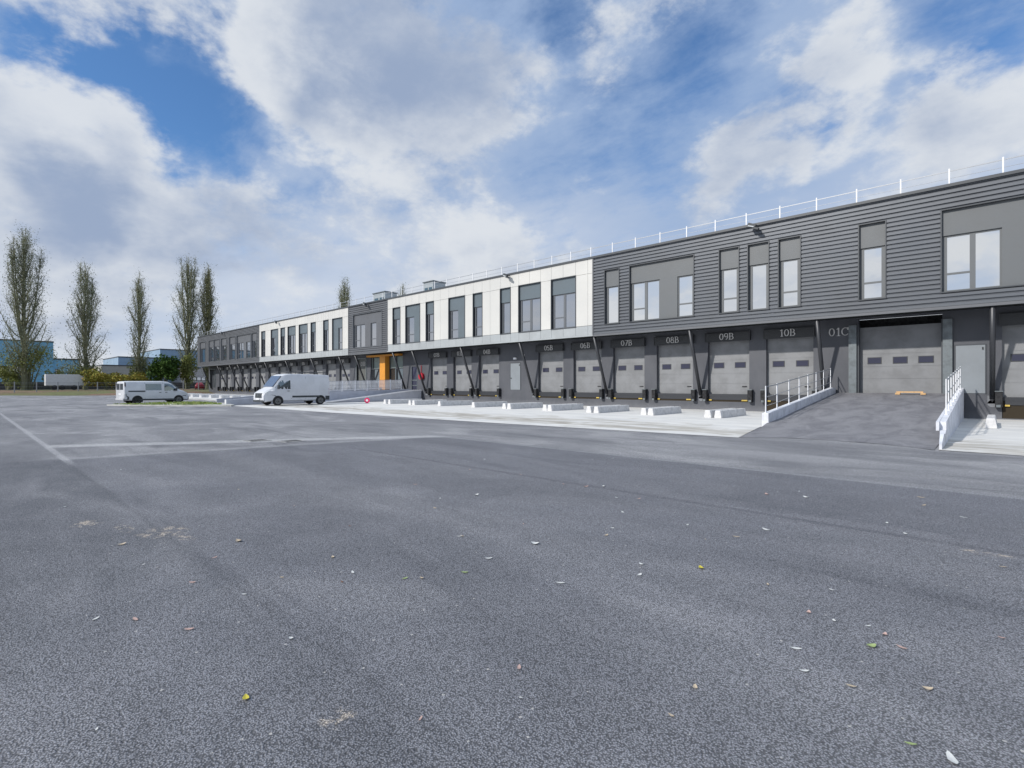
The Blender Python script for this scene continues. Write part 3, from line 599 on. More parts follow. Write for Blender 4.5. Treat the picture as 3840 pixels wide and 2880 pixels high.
# struts
for u in (109.26, 100.64, 94.64, 90.93, 83.37, 79.77, 72.51, 64.82, 57.53, 53.83, 46.22, 42.78, 35.37, 28.10, 20.84, 13.72, 6.67, -.18, -7.3):
    g = MB(); g.tube(P(u, V2 + .12, 5.27), P(u, V - .10, .98), .105, k=12)
    g.tube(P(u, V - .10, .98), P(u, V - .02, .80), .105, .03, k=12); s = bp(g, 'strut', steel_m, smooth=True)
    g = MB(); g.box((u - .17, V - .012, .74), (u + .17, V - .002, 1.12)); g.tube(P(u, V - .012, .74), P(u, V - .002, .74), .17, k=16); bp(g, 'foot_plate', mat('plate_grey', (.17, .18, .20), .5), s)
# roof guard rail
g = MB()
for z in (11.62, 11.28): g.bar(P(UR, V2 + .5, z), P(UL, V2 + .5, z), .02, .045 if z > 11.5 else .015)
gr = bp(g, 'guard_rail', wire_m)
pm = MB(); pm.xbox(-.028, .028, -.02, .02, 0, 1.14); p0 = None
for i in range(66):
    u = 3.12 + 1.82 * (i - 8)
    if u > UL: break
    if p0 is None: p0 = pm.build('rail_post', whitep_m)
    o = p0 if i == 0 else p0.copy()
    if i: sc.collection.objects.link(o)
    o.parent = gr; o.location = P(u, V2 + .5, 10.6)
# floodlights on the parapet
for u in (9.77, 29.06, 50.7, 74.28, 96.5):
    g = MB(); g.tube(P(u, V2 + .1, 10.72), P(u, V2 - .45, 10.70), .03); fl = bp(g, 'floodlight', steel_m)
    g = MB(); g.bar(P(u + .2, V2 - .42, 10.78), P(u - .2, V2 - .42, 10.60), .24, .15)
    g.bar(P(u - .05, V2 - .45, 10.52), P(u - .35, V2 - .45, 10.40), .2, .11); bp(g, 'lamp_head', plast_m, fl)
    g = MB(); g.bar(P(u + .18, V2 - .53, 10.66), P(u - .12, V2 - .53, 10.55), .12, .05); bp(g, 'lamp_glass', lamp_m, fl)
# rooftop units
for u0, u1 in ((50.7, 53.2), (41.9, 43.5)):
    g = MB(); g.box((u0, 33.2, 10.62), (u1, 34.8, 12.35)); a_ = bp(g, 'rooftop_unit', mat('duct_steel', (.38, .42, .44), .4, .3))
    g = MB()
    for k in range(2): c = u0 + (u1 - u0) * (.28 + .44 * k); g.box((c - .22 * (u1 - u0) * .7, 33.17, 10.9), (c + .22 * (u1 - u0) * .7, 33.199, 11.8))
    bp(g, 'grille', mat('grille_blue', (.05, .10, .14), .4), a_); g = MB(); g.box((u0 - .08, 33.1, 12.36), (u1 + .08, 34.9, 12.45)); bp(g, 'unit_top', galv_m, a_)

# ---------------------------------------------------------------- ramp walls
def zr(v):
    for (a, za), (b, zb) in zip(prof, prof[1:]):
        if a <= v <= b: return za + (zb - za) * (v - a) / (b - a)
    return 1.2 if v > 33 else 0
e = empty('ramp_wall', P(6.25, 21, 0), 'low white ramp wall with slatted railing on the left of the 01C ramp', 'ramp wall', 'ramp walls')
g = MB(); pr = [(21.0, 0), (32.85, 0), (32.85, zr(32.85) + .28), (32.3, zr(32.3) + .33), (21.0, zr(21) + .36)]
g.prism(pr, lambda v, z: P(6.12, v, z), lambda v, z: P(6.36, v, z)); g.build('parapet', parapet_m, e, bevel=.012)
def railing(e, u, vs, z_of, height, names, tilt=0):
    g = MB()
    for a, b in zip(vs, vs[1:]):
        for k in (1.0, .62, .30): g.bar(P(u, a, z_of(a) + height * k - .04), P(u, b, z_of(b) + height * k - .04), .03, .035 if k == 1 else .015)
    r = g.build('railing', wire_m, e)
    for v in vs: g = MB(); g.box((u - .012, v - .05, z_of(v)), (u + .012, v + .05, z_of(v) + height)); g.box((u - .04, v - .06, z_of(v)), (u + .04, v + .06, z_of(v) + .02)); g.build('railing_post', whitep_m, r)
railing(e, 6.26, [21.15, 22.6, 24.3, 25.95, 27.5, 29.1, 30.7, 32.3], lambda v: zr(v) + .35, 1.05, None)
e = empty('ramp_wall', P(.97, 17, 0), 'white ramp wall with notched end and steep slatted railing right of the 01C ramp', 'ramp wall', 'ramp walls')
g = MB(); pr = [(16.55, 0), (32.9, 0), (32.9, 1.48), (18.4, .60), (18.4, .38), (17.9, .30), (17.4, .34), (16.55, .14)]
g.prism(pr, lambda v, z: P(.82, v, z), lambda v, z: P(.82 + .14 * min(1, max(.4, (v - 16) / 2.4)), v, z)); g.build('parapet', parapet_m, e)
g = MB(); g.prism([(18.2, .36), (32.9, 1.22), (32.9, 1.46), (18.2, .60)], lambda v, z: P(.962, v, z), lambda v, z: P(1.03, v, z)); g.build('wall_cap', parapet_m, e)
zt = lambda v: .60 + (v - 18.4) * .0607
railing(e, .91, [20.3, 21.6, 23.2, 24.8, 26.4, 28.0, 29.7, 31.4], zt, 1.08, None)
# entrance platform by the orange portal
plat = [(14.7, .05), (16, .12), (23, .72), (24, .78), (33, 1.15)]
def pz(v):
    for (a, za), (b, zb) in zip(plat, plat[1:]):
        if a <= v <= b: return za + (zb - za) * (v - a) / (b - a)
    return 1.15
g = MB()
for (a, za), (b, zb) in zip(plat, plat[1:]): g.quad(P(45.4, a, za), P(45.4, b, zb), P(50.2, b, zb), P(50.2, a, za))
tag(g.build('entrance_ramp', ramp_m, fix=False), kind='structure')
e = empty('ramp_wall', P(45.3, 15, 0), 'long grey ramp wall behind the tall van with a dense white railing', 'ramp wall', 'ramp walls')
g = MB(); pr = [(14.7, 0), (32.9, 0), (32.9, 1.22), (24, 1.0), (14.7, .42)]
g.prism(pr, lambda v, z: P(45.16, v, z), lambda v, z: P(45.4, v, z)); g.build('parapet', pgrey_m, e, bevel=.01)
g = MB(); g.box((45.14, 14.62, 0), (45.42, 14.7, .45)); g.build('wall_end', whitep_m, e)
def ptop(v): return 1.0 + (v - 24) * .0247 if v > 24 else .42 + (v - 14.7) * .0624
vs = [19.5 + 1.35 * i for i in range(10)]
railing(e, 45.28, vs, ptop, 1.05, None)
g = MB()
for i in range(88):
    v = 19.55 + i * .138; g.box((45.27, v, ptop(v) + .08), (45.29, v + .075, ptop(v) + .98))
g.build('railing_slats', mat('slat_white', (.70, .72, .76), .5, vary=.15, vscale=1.5), e)
e = empty('ramp_wall', P(43.6, 23, 0), 'grey foot ramp wall with white sloping edge rising to the orange entrance', 'ramp wall', 'ramp walls')
g = MB(); g.prism([(22.3, 0), (32.9, 0), (32.9, 1.05), (31.8, 1.03), (22.3, .03)], lambda v, z: P(43.5, v, z), lambda v, z: P(45.15, v, z)); g.build('ramp_body', pgrey_m, e)
g = MB(); g.prism([(22.0, .0), (31.8, 1.02), (32.9, 1.04), (32.9, 1.14), (31.8, 1.12), (22.0, .10)], lambda v, z: P(43.42, v, z), lambda v, z: P(43.56, v, z)); g.build('ramp_edge', whitep_m, e)
e = empty('ramp_wall', P(50.3, 15, 0), 'far grey ramp wall left of the entrance in front of docks 12A to 14A', 'ramp wall', 'ramp walls')
g = MB(); g.prism([(15.5, 0), (32.9, 0), (32.9, 1.35), (24, 1.0), (15.5, .4)], lambda v, z: P(50.2, v, z), lambda v, z: P(50.44, v, z)); g.build('parapet', pgrey_m, e)

# ---------------------------------------------------------------- wheel guides
def guide_mesh():
    g = MB(); sec = [(-.175, 0), (.175, 0), (.17, .06), (.125, .35), (.105, .37), (-.105, .37), (-.125, .35), (-.17, .06)]
    g.prism(sec, lambda x, z: (x, 0, z), lambda x, z: (x, 3.4, z)); return g
gm0 = None
GD = [(10.02, 'left guide of dock 10B, close beside its twin'), (9.56, 'right one of the pair below dock 10B and 09B'),
      (13.50, 'left one of the pair between docks 09B and 08B'), (13.02, 'right one of the pair between docks 09B and 08B'),
      (16.92, 'left one of the pair between docks 08B and 07B'), (16.42, 'right one of the pair between docks 08B and 07B'),
      (20.30, 'left one of the pair between docks 07B and 06B'), (19.84, 'right one of the pair between docks 07B and 06B'),
      (23.88, 'left one of the pair between docks 06B and 05B'), (23.41, 'right one of the pair between docks 06B and 05B'),
      (27.05, 'single guide left of dock 05B'), (30.84, 'single guide right of dock 04B'), (34.35, 'left one of the pair between docks 04B and 03B'),
      (33.90, 'right one of the pair between docks 04B and 03B'), (37.95, 'left one of the pair between docks 03B and 02B'), (37.47, 'right one of the pair between docks 03B and 02B'),
      (-.10, 'lone guide right of the 01C ramp, seen end on')]
for i, (u, lab) in enumerate(GD):
    if gm0 is None: gm0 = guide_mesh().build('wheel_guide', conc_m, None, bevel=.015); o = gm0
    else: o = gm0.copy(); sc.collection.objects.link(o)
    o.location = P(u, 24.9 + (.9 if u < 0 else 0) + random.uniform(-.15, .15), .012); o.rotation_euler = (0, 0, random.uniform(-.012, .012))
    tag(o, 'pale concrete wheel guide, ' + lab, 'wheel guide', 'wheel guides in front of the docks')
k = 0
for i in range(12):
    um = (AS[i] + AS[i + 1]) / 2
    for s in (.24, -.24):
        o = gm0.copy(); sc.collection.objects.link(o); o.location = P(um + s, 21.5, .012)
        tag(o, 'pale concrete wheel guide, %s one of the pair between docks %02dA and %02dA' % ('left' if s > 0 else 'right', 13 - i, 14 - i), 'wheel guide', 'wheel guides in front of the docks')

# ---------------------------------------------------------------- vehicles
def lerp(a, b, t): return a + (b - a) * t
def loft_body(st, belt):
    """st: list of (x, zb, zt, hwb, hwt); returns MB; cross-section with tumblehome above the belt"""
    g = MB(); rings = []
    for (x, zb, zt, hb, ht) in st:
        bz = min(belt, zt - .10); r = min(.14, (zt - zb) * .2)
        half = [(0, zb), (hb * .86, zb), (hb * .985, zb + .08), (hb, zb + .25 if zb + .25 < bz else (zb + bz) / 2), (hb, bz), (ht, zt - r), (ht - r * .35, zt - r * .35), (ht - r, zt), (ht * .45, zt + .02), (0, zt + .025)]
        ring = [(x, -y, z) for (y, z) in half] + [(x, y, z) for (y, z) in reversed(half[1:-1])]
        rings.append(ring)
    n = len(rings[0])
    for r in rings: g.v += r
    for i in range(len(rings) - 1):
        for j in range(n): g.f.append((i * n + j, i * n + (j + 1) % n, (i + 1) * n + (j + 1) % n, (i + 1) * n + j))
    g.f.append(tuple(range(n))); g.f.append(tuple((len(rings) - 1) * n + j for j in reversed(range(n))))
    return g
def side_y(st, belt, x, z):
    for a, b in zip(st, st[1:]):
        if a[0] <= x <= b[0]:
            t = (x - a[0]) / (b[0] - a[0]); zb, zt, hb, ht = [lerp(a[i], b[i], t) for i in range(1, 5)]; bz = min(belt, zt - .1); r = min(.14, (zt - zb) * .2)
            return hb if z <= bz else lerp(hb, ht, min(1, (z - bz) / max(.01, zt - r - bz)))
    return st[-1][3]
def side_poly(st, belt, pts, s, off=.008, th=.01):
    g = MB(); n = len(pts); A_ = [(x, s * (side_y(st, belt, x, z) + off), z) for x, z in pts]; B_ = [(x, s * (side_y(st, belt, x, z) + off - th), z) for x, z in pts]
    g.v += A_ + B_; g.f.append(tuple(range(n))); g.f.append(tuple(range(2 * n - 1, n - 1, -1)))
    for i in range(n): g.f.append((i, (i + 1) % n, n + (i + 1) % n, n + i))
    return g
def wheel(e, x, y, r, s):
    g = MB(); g.tube((x, y - s * .22, r), (x, y, r), r, k=24); 
    w_ = part(g, 'wheel', tyre_m, e, bevel=.03)
    g = MB(); g.tube((x, y - .05 * s, r), (x, y + s * .006, r), r * .66, k=20); part(g, 'rim', rim_m, w_)
    g = MB(); g.tube((x, y, r), (x, y + s * .02, r), r * .16, k=10)
    for k in range(6): a = k * 1.047; g.tube((x + r * .4 * math.cos(a), y, r + r * .4 * math.sin(a)), (x + r * .4 * math.cos(a), y + s * .009, r + r * .4 * math.sin(a)), r * .11, k=8)
    part(g, 'hub_cap', tyre_m, w_)
def arch(e, st, belt, x, r, s, zc):
    pts = [(x + r * math.cos(math.radians(a)), zc + r * math.sin(math.radians(a))) for a in range(-25, 206, 12)]
    part(side_poly(st, belt, pts, s, .006), 'wheel_arch', black_m, e)
# tall panel van
st = [(0, .42, 2.36, .90, .80), (.04, .36, 2.44, .985, .90), (.6, .34, 2.48, 1.0, .93), (3.3, .34, 2.50, 1.0, .93), (3.75, .34, 2.47, 1.0, .90), (4.02, .34, 2.38, 1.0, .85),
      (4.30, .34, 2.04, 1.0, .86), (4.62, .34, 1.62, 1.0, .87), (4.82, .34, 1.38, .995, .86), (5.15, .32, 1.24, .97, .80), (5.38, .28, 1.08, .92, .74), (5.48, .30, .86, .86, .74)]
hd = Vector((.05, -1.0, 0)).normalized(); rz = math.atan2(hd.y, hd.x)
vn = empty('panel_van', (0, 0, .012), 'tall white panel van with roof rack parked nose out in front of the entrance ramp', 'van', None, rz)
part(loft_body(st, 1.15), 'body', van_m, vn, smooth=True)
vn.children[0].data.set_sharp_from_angle(angle=math.radians(28))
def wsquad(e, st, i0, i1, m, ins=.07, name='windscreen', t0=0, t1=1):
    a, b = st[i0], st[i1]; xa, za, wa = lerp(a[0], b[0], t0), lerp(a[2], b[2], t0), lerp(a[4], b[4], t0) - ins; xb, zb, wb = lerp(a[0], b[0], t1), lerp(a[2], b[2], t1), lerp(a[4], b[4], t1) - ins
    nrm = Vector((za - zb, 0, xb - xa)).normalized() * .04
    g = MB(); Q = [Vector((xa, -wa, za)), Vector((xa, wa, za)), Vector((xb, wb, zb)), Vector((xb, -wb, zb))]
    g.v += [tuple(q + nrm) for q in Q] + [tuple(q - nrm * .2) for q in Q]
    for f in ((0, 1, 2, 3), (7, 6, 5, 4), (0, 4, 5, 1), (1, 5, 6, 2), (2, 6, 7, 3), (3, 7, 4, 0)): g.f.append(f)
    part(g, name, m, e)
wsquad(vn, st, 5, 8, glassd_m, .06, t0=.06, t1=.93)
for s in (-1, 1):
    part(side_poly(st, 1.15, [(3.42, 1.30), (4.55, 1.28), (4.62, 1.42), (4.22, 1.90), (4.05, 1.98), (3.42, 2.0)], s), 'side_window', glassv_m, vn)
    part(side_poly(st, 1.15, [(.95, .62), (3.28, .62), (3.28, .76), (.95, .76)], s, .022, .03), 'side_moulding', plast_m, vn)
    part(side_poly(st, 1.15, [(4.28, .36), (5.44, .36), (5.44, .60), (5.2, .82), (4.9, .86), (4.6, .8), (4.28, .5)], s, .004, .02), 'bumper_corner', plast_m, vn)
    part(side_poly(st, 1.15, [(0.05, .38), (.42, .38), (.42, .72), (.05, .72)], s, .012, .03), 'bumper_corner', plast_m, vn)
    part(side_poly(st, 1.15, [(.02, .85), (.10, .85), (.10, 1.35), (.02, 1.35)], s, .012, .02), 'tail_light', redl_m, vn)
    part(side_poly(st, 1.15, [(3.36, .5), (3.375, .5), (3.375, 2.2), (3.36, 2.2)], s, .004, .01), 'door_gap', plast_m, vn)
    part(side_poly(st, 1.15, [(2.15, .5), (2.165, .5), (2.165, 2.3), (2.15, 2.3)], s, .004, .01), 'door_gap', plast_m, vn)
    for x in (.85, 4.42): arch(vn, st, 1.15, x, .42, s, .36); wheel(vn, x, s * 1.0, .345, s)
    g = MB(); g.prism([(4.95, .98), (5.33, .86), (5.36, 1.03), (5.05, 1.20)], lambda x, z: (x, s * .62, z + .02), lambda x, z: (x - .04, s * .965, z)); part(g, 'headlight', lamp_m, vn)
    g = MB(); g.box((0, 0, 0), (0, 0, 0)); g = MB(); g.xbox(4.38, 4.50, min(s * 1.02, s * 1.24), max(s * 1.02, s * 1.24), 1.30, 1.62); part(g, 'wing_mirror', plast_m, vn, bevel=.03)
    g = MB(); g.xbox(3.5, 3.68, min(s * 1.0, s * 1.03), max(s * 1.0, s * 1.03), 1.12, 1.16); part(g, 'door_handle', plast_m, vn)
g = MB(); g.prism([(5.43, .62), (5.50, .62), (5.47, .98), (5.38, .98)], lambda x, z: (x + .01, -.55, z), lambda x, z: (x + .01, .55, z)); part(g, 'grille', plast_m, vn)
g = MB(); g.prism([(5.40, .28), (5.52, .30), (5.52, .44), (5.42, .44)], lambda x, z: (x, -.84, z), lambda x, z: (x, .84, z)); part(g, 'bumper', plast_m, vn)
g = MB(); g.xbox(5.515, 5.53, -.26, .26, .47, .58); part(g, 'number_plate', whitep_m, vn)
g = MB(); g.prism([(0, .13), (.07, 0), (0, -.13), (-.07, 0)], lambda y, z: (5.49, y, .84 + z), lambda y, z: (5.52, y, .84 + z)); part(g, 'emblem', galv_m, vn)
g = MB()
for y in (-.78, .78): g.tube((.3, y, 2.66), (3.6, y, 2.66), .022)
for x in (.5, 1.3, 2.1, 2.9, 3.5): g.tube((x, -.78, 2.66), (x, .78, 2.66), .02); g.tube((x, -.78, 2.66), (x, -.78, 2.48), .018); g.tube((x, .78, 2.66), (x, .78, 2.48), .018)
part(g, 'roof_rack', plast_m, vn)
# its right-hand (camera side) front wheel stands near u=40.6 v=16.8
vc = P(41.5, 16.8, .012) - Vector((math.cos(rz), math.sin(rz), 0)) * 4.42; vn.location = vc
# low crew van
st = [(0, .45, 1.82, .88, .76), (.05, .36, 1.90, .955, .84), (.5, .30, 1.94, .965, .86), (2.9, .30, 1.95, .965, .86), (3.3, .30, 1.91, .965, .83), (3.60, .30, 1.76, .965, .82), (3.95, .30, 1.45, .96, .83), (4.22, .30, 1.24, .95, .84),
      (4.60, .30, 1.12, .93, .78), (4.86, .26, .95, .88, .72), (4.98, .30, .72, .82, .70)]
hd = Vector((-.13, .99, 0)).normalized(); rz = math.atan2(hd.y, hd.x)
tv = empty('crew_van', (0, 0, 0), 'low white crew van with dark side window parked behind the grass island', 'van', None, rz)
part(loft_body(st, 1.05), 'body', van_m, tv, smooth=True); tv.children[0].data.set_sharp_from_angle(angle=math.radians(28))
wsquad(tv, st, 5, 7, glassv_m, .06, t0=0.0, t1=.95)
for s in (-1, 1):
    part(side_poly(st, 1.05, [(2.98, 1.12), (4.02, 1.12), (3.62, 1.62), (3.35, 1.74), (2.98, 1.76)], s), 'side_window', glassv_m, tv)
    part(side_poly(st, 1.05, [(1.55, 1.18), (2.75, 1.18), (2.75, 1.74), (1.55, 1.74)], s), 'side_window', glassv_m, tv)
    part(side_poly(st, 1.05, [(.30, 1.04), (1.52, 1.04), (1.52, 1.15), (.30, 1.15)], s, .008, .02), 'sliding_rail', plast_m, tv)
    part(side_poly(st, 1.05, [(1.1, .32), (3.95, .32), (3.95, .44), (1.1, .44)], s, .015, .03), 'sill', plast_m, tv)
    part(side_poly(st, 1.05, [(4.20, .32), (4.95, .32), (4.95, .62), (4.6, .72), (4.2, .62)], s, .008, .02), 'bumper_corner', plast_m, tv)
    part(side_poly(st, 1.05, [(.02, .40), (.35, .40), (.35, .62), (.10, .80), (.02, .80)], s, .010, .03), 'bumper_corner', plast_m, tv)
    part(side_poly(st, 1.05, [(.03, .80), (.17, .80), (.13, 1.86), (.05, 1.86)], s, .012, .02), 'tail_light', mat('smoked_lamp', (.05, .03, .035), .2), tv)
    part(side_poly(st, 1.05, [(1.50, .45), (1.512, .45), (1.512, 1.85), (1.50, 1.85)], s, .004, .01), 'door_gap', plast_m, tv)
    part(side_poly(st, 1.05, [(2.86, .45), (2.872, .45), (2.872, 1.85), (2.86, 1.85)], s, .004, .01), 'door_gap', plast_m, tv)
    for x in (.95, 4.10): arch(tv, st, 1.05, x, .40, s, .34); wheel(tv, x, s * .965, .33, s)
    g = MB(); g.prism([(4.55, .90), (4.85, .74), (4.88, .90), (4.68, 1.04)], lambda x, z: (x, s * .6, z + .02), lambda x, z: (x - .05, s * .925, z)); part(g, 'headlight', lamp_m, tv)
    g = MB(); g.xbox(3.80, 3.92, min(s * .98, s * 1.18), max(s * .98, s * 1.18), 1.12, 1.36); part(g, 'wing_mirror', plast_m, tv, bevel=.03)
    for x in (2.55, 3.02): g = MB(); g.xbox(x, x + .17, min(s * .965, s * .99), max(s * .965, s * .99), .96, 1.0); part(g, 'door_handle', plast_m, tv)
g = MB(); g.xbox(-.05, .02, -.86, .86, .36, .50); part(g, 'bumper', mat('van_bumper', (.5, .51, .54), .4), tv)
g = MB(); g.xbox(-.008, .03, -.72, -.06, 1.22, 1.74); g.xbox(-.008, .03, .06, .72, 1.22, 1.74); part(g, 'rear_window', glassv_m, tv)
g = MB(); g.xbox(-.012, .03, -.25, .25, .80, .91); part(g, 'number_plate', whitep_m, tv)
tv.location = P(53.75, 10.1, 0) - Vector((math.cos(rz), math.sin(rz), 0)) * .95 
# small red car far behind
st = [(0, .4, .95, .76, .66), (.1, .25, 1.12, .82, .64), (.5, .22, 1.42, .84, .60), (1.3, .22, 1.48, .84, .58), (2.2, .22, 1.44, .84, .58), (2.9, .22, 1.02, .83, .70), (3.7, .22, .88, .80, .66), (3.95, .3, .62, .72, .62)]
rc = empty('red_car', P(119, 33.6, .7), 'small dark red car parked beyond the crew van at the yard edge', 'car', None, 2.88)
part(loft_body(st, .9), 'body', mat('car_red', (.22, .015, .03), .3), rc, smooth=True); wsquad(rc, st, 4, 5, glassv_m, .05)
for s in (-1, 1):
    part(side_poly(st, .9, [(.55, .95), (2.75, .95), (2.2, 1.35), (.8, 1.35)], s), 'side_window', glassv_m, rc)
    for x in (.7, 3.15): wheel(rc, x, s * .84, .3, s)

# ---------------------------------------------------------------- small things in the yard
e = empty('wooden_block', P(2.8, 32.2, zr(32.2)), 'pale wooden plank on two blocks lying at the foot of the 01C door', 'plank')
g = MB(); g.xbox(-.56, .50, -.06, .06, .10, .17); part(g, 'plank', wood_m, e); 
for x in (-.60, .40): g = MB(); g.xbox(x, x + .2, -.14, .10, 0.01, .098); part(g, 'foot', wood_m, e)
e = empty('round_marker', P(40.4, 24.6, .012), 'round pink red marker with white centre standing by the wheel guides', 'marker', None, 0.75)
g = MB(); g.tube((0, .04, .25), (0, -.04, .25), .235, k=24); g.xbox(-.12, .12, -.08, .08, 0, .03); part(g, 'disc', mat('pink_red', (.75, .04, .15), .5), e)
g = MB(); g.tube((0, -.041, .25), (0, -.047, .25), .10, k=20); part(g, 'centre', whitep_m, e)
for i, (u, v) in enumerate(((15.5, 5.85), (14.6, 6.45))):
    g = MB(); g.box((u - .30, v - .30, .002), (u + .30, v + .30, .012)); o = g.build('drain_cover', mat('cover_frame', (.34, .34, .34), .8, vary=.4, vscale=6), None)
    tag(o, ('larger' if i == 0 else 'smaller') + ' square drain cover in the pale gutter, ' + ('left' if i == 0 else 'right') + ' of two', 'drain cover', 'drain covers in the gutter')
    gg = MB()
    for k in range(5): gg.box((u - .20, v - .2 + k * .09, .0125), (u + .20, v - .15 + k * .09, .016))
    gg.build('grating', black_m, o)
# fallen leaves
def leaf_mesh(L, W, curl, seed):
    r = random.Random(seed); g = MB(); n = 6; ed = []
    for i in range(n + 1):
        t = i / n; wd = W * math.sin(math.pi * min(1, t * .96 + .02)) ** .8 * (1 + r.uniform(-.15, .15)); x = (t - .5) * L; z = .004 + curl * (2 * t - 1) ** 2 * L; ed.append((x, wd, z))
    for (x0, w0, z0), (x1, w1, z1) in zip(ed, ed[1:]):
        g.quad((x0, 0, z0), (x1, 0, z1), (x1, w1, z1 + curl * w1 * 1.4), (x0, w0, z0 + curl * w0 * 1.4)); g.quad((x0, -w0, z0 + curl * w0 * 1.0), (x1, -w1, z1 + curl * w1), (x1, 0, z1), (x0, 0, z0))
    g.quad((-L * .5, .002, .006), (-L * .5, -.002, .006), (-L * .75, -.0015, .012), (-L * .75, .0015, .012)); return g
lm = {'pink': mat('leaf_pink', (.52, .36, .32), .7, vary=.3, vscale=30), 'tan': mat('leaf_tan', (.52, .43, .32), .7, vary=.3, vscale=30), 'pale': mat('leaf_pale', (.62, .63, .62), .7, vary=.2, vscale=30),
      'green': mat('leaf_green', (.30, .38, .16), .6, vary=.25, vscale=30), 'yellow': mat('leaf_yellow', (.55, .48, .06), .6, vary=.25, vscale=30), 'brown': mat('leaf_brown', (.17, .09, .06), .8, vary=.3, vscale=30)}
LP = [(-3.83, 1.02, 'pink', .075), (-2.77, .99, 'yellow', .06), (-1.99, 1.5, 'pink', .045), (-3.53, 2.5, 'green', .07), (-3.43, 2.6, 'tan', .05), (-3.97, 2.28, 'pale', .08), (-3.27, 2.93, 'green', .08), (-4.45, 2.35, 'tan', .06),
      (-3.84, 2.11, 'brown', .06), (-1.94, 2.15, 'pink', .06), (-1.13, 2.64, 'tan', .05), (-.53, 3.22, 'tan', .06), (-.75, 3.21, 'pale', .06), (-.23, 3.46, 'tan', .06), (-.25, 2.88, 'green', .06), (-.11, 2.88, 'pale', .10),
      (-.52, 3.79, 'green', .075), (-.85, 3.45, 'pale', .08), (-.38, 3.9, 'pink', .07), (-1.83, 4.4, 'yellow', .08), (-1.94, 5.57, 'tan', .09), (-1.79, 6.06, 'pale', .12), (-.48, 4.03, 'pink', .05), (-.58, 4.1, 'pale', .05),
      (-.89, 4.63, 'pale', .05), (-.76, 4.03, 'pale', .04), (-1.75, 1.95, 'pale', .03), (-1.12, 2.34, 'tan', .04), (-3.22, 1.42, 'pale', .04), (-4.47, .63, 'pale', .07), (-3.03, .43, 'pale', .03), (-5.62, 1.94, 'tan', .10), (-4.08, 3.62, 'tan', .07),
      (-5.26, 4.2, 'tan', .08), (-4.63, 6.7, 'pink', .10), (-3.36, 5.67, 'pale', .1), (-.69, 9.31, 'tan', .12), (-3.34, 3.94, 'pale', .1), (-2.53, 3.3, 'pale', .09), (-4.72, 1.28, 'pink', .07), (-6.36, 1.1, 'tan', .09), (-7.17, 6.56, 'pink', .1),
      (-2.37, 8.04, 'pink', .13), (-1.89, 8.19, 'pale', .1), (-.62, 8.72, 'tan', .12), (-.21, 8.25, 'pale', .1), (-2.26, 4.13, 'pale', .06), (.1, 6.24, 'tan', .07), (-5.3, 3.01, 'brown', .06)]
rg = random.Random(11)
for k in range(38):
    a = rg.uniform(-.05, 1.5); d = rg.uniform(4.5, 13); LP.append((-d * math.sin(a) + .6, d * math.cos(a) * .9, rg.choice(['pale', 'pale', 'tan', 'pink']), rg.uniform(.04, .09)))
NAMED = {0: 'curled pink leaf on the asphalt at lower left', 1: 'small yellow leaf on the asphalt at lower left', 9: 'pale pink leaf alone at the bottom centre', 14: 'bright green leaf near the bottom right corner', 15: 'large whitish leaf at the bottom right corner', 16: 'thin green leaf lying among pink ones at right',
         11: 'tan folded leaf at the lower right', 13: 'tan leaf with a long stalk at lower right', 19: 'yellow leaf on the middle of the dark asphalt'}
lmesh = {}
for i, (x, y, c, L) in enumerate(LP):
    key = (c, i % 3)
    if key not in lmesh:
        q = leaf_mesh(1.0, {0: .22, 1: .32, 2: .16}[i % 3], {0: .10, 1: .2, 2: .07}[i % 3], i).build('fallen_leaf', lm[c], None, fix=False); lmesh[key] = q; o = q
    else: o = lmesh[key].copy(); sc.collection.objects.link(o)
    o.location = (x, y, .004); o.scale = (L * .85, L * .85, L * .85); o.rotation_euler = (0, 0, rg.uniform(0, 6.28))
    cn = {'pale': 'whitish', 'tan': 'tan', 'pink': 'pinkish', 'green': 'green', 'yellow': 'yellow', 'brown': 'brown'}[c]
    tag(o, NAMED.get(i, cn + ' dry fallen leaf lying on the dark asphalt'), 'leaf', cn + ' fallen leaves on the asphalt')

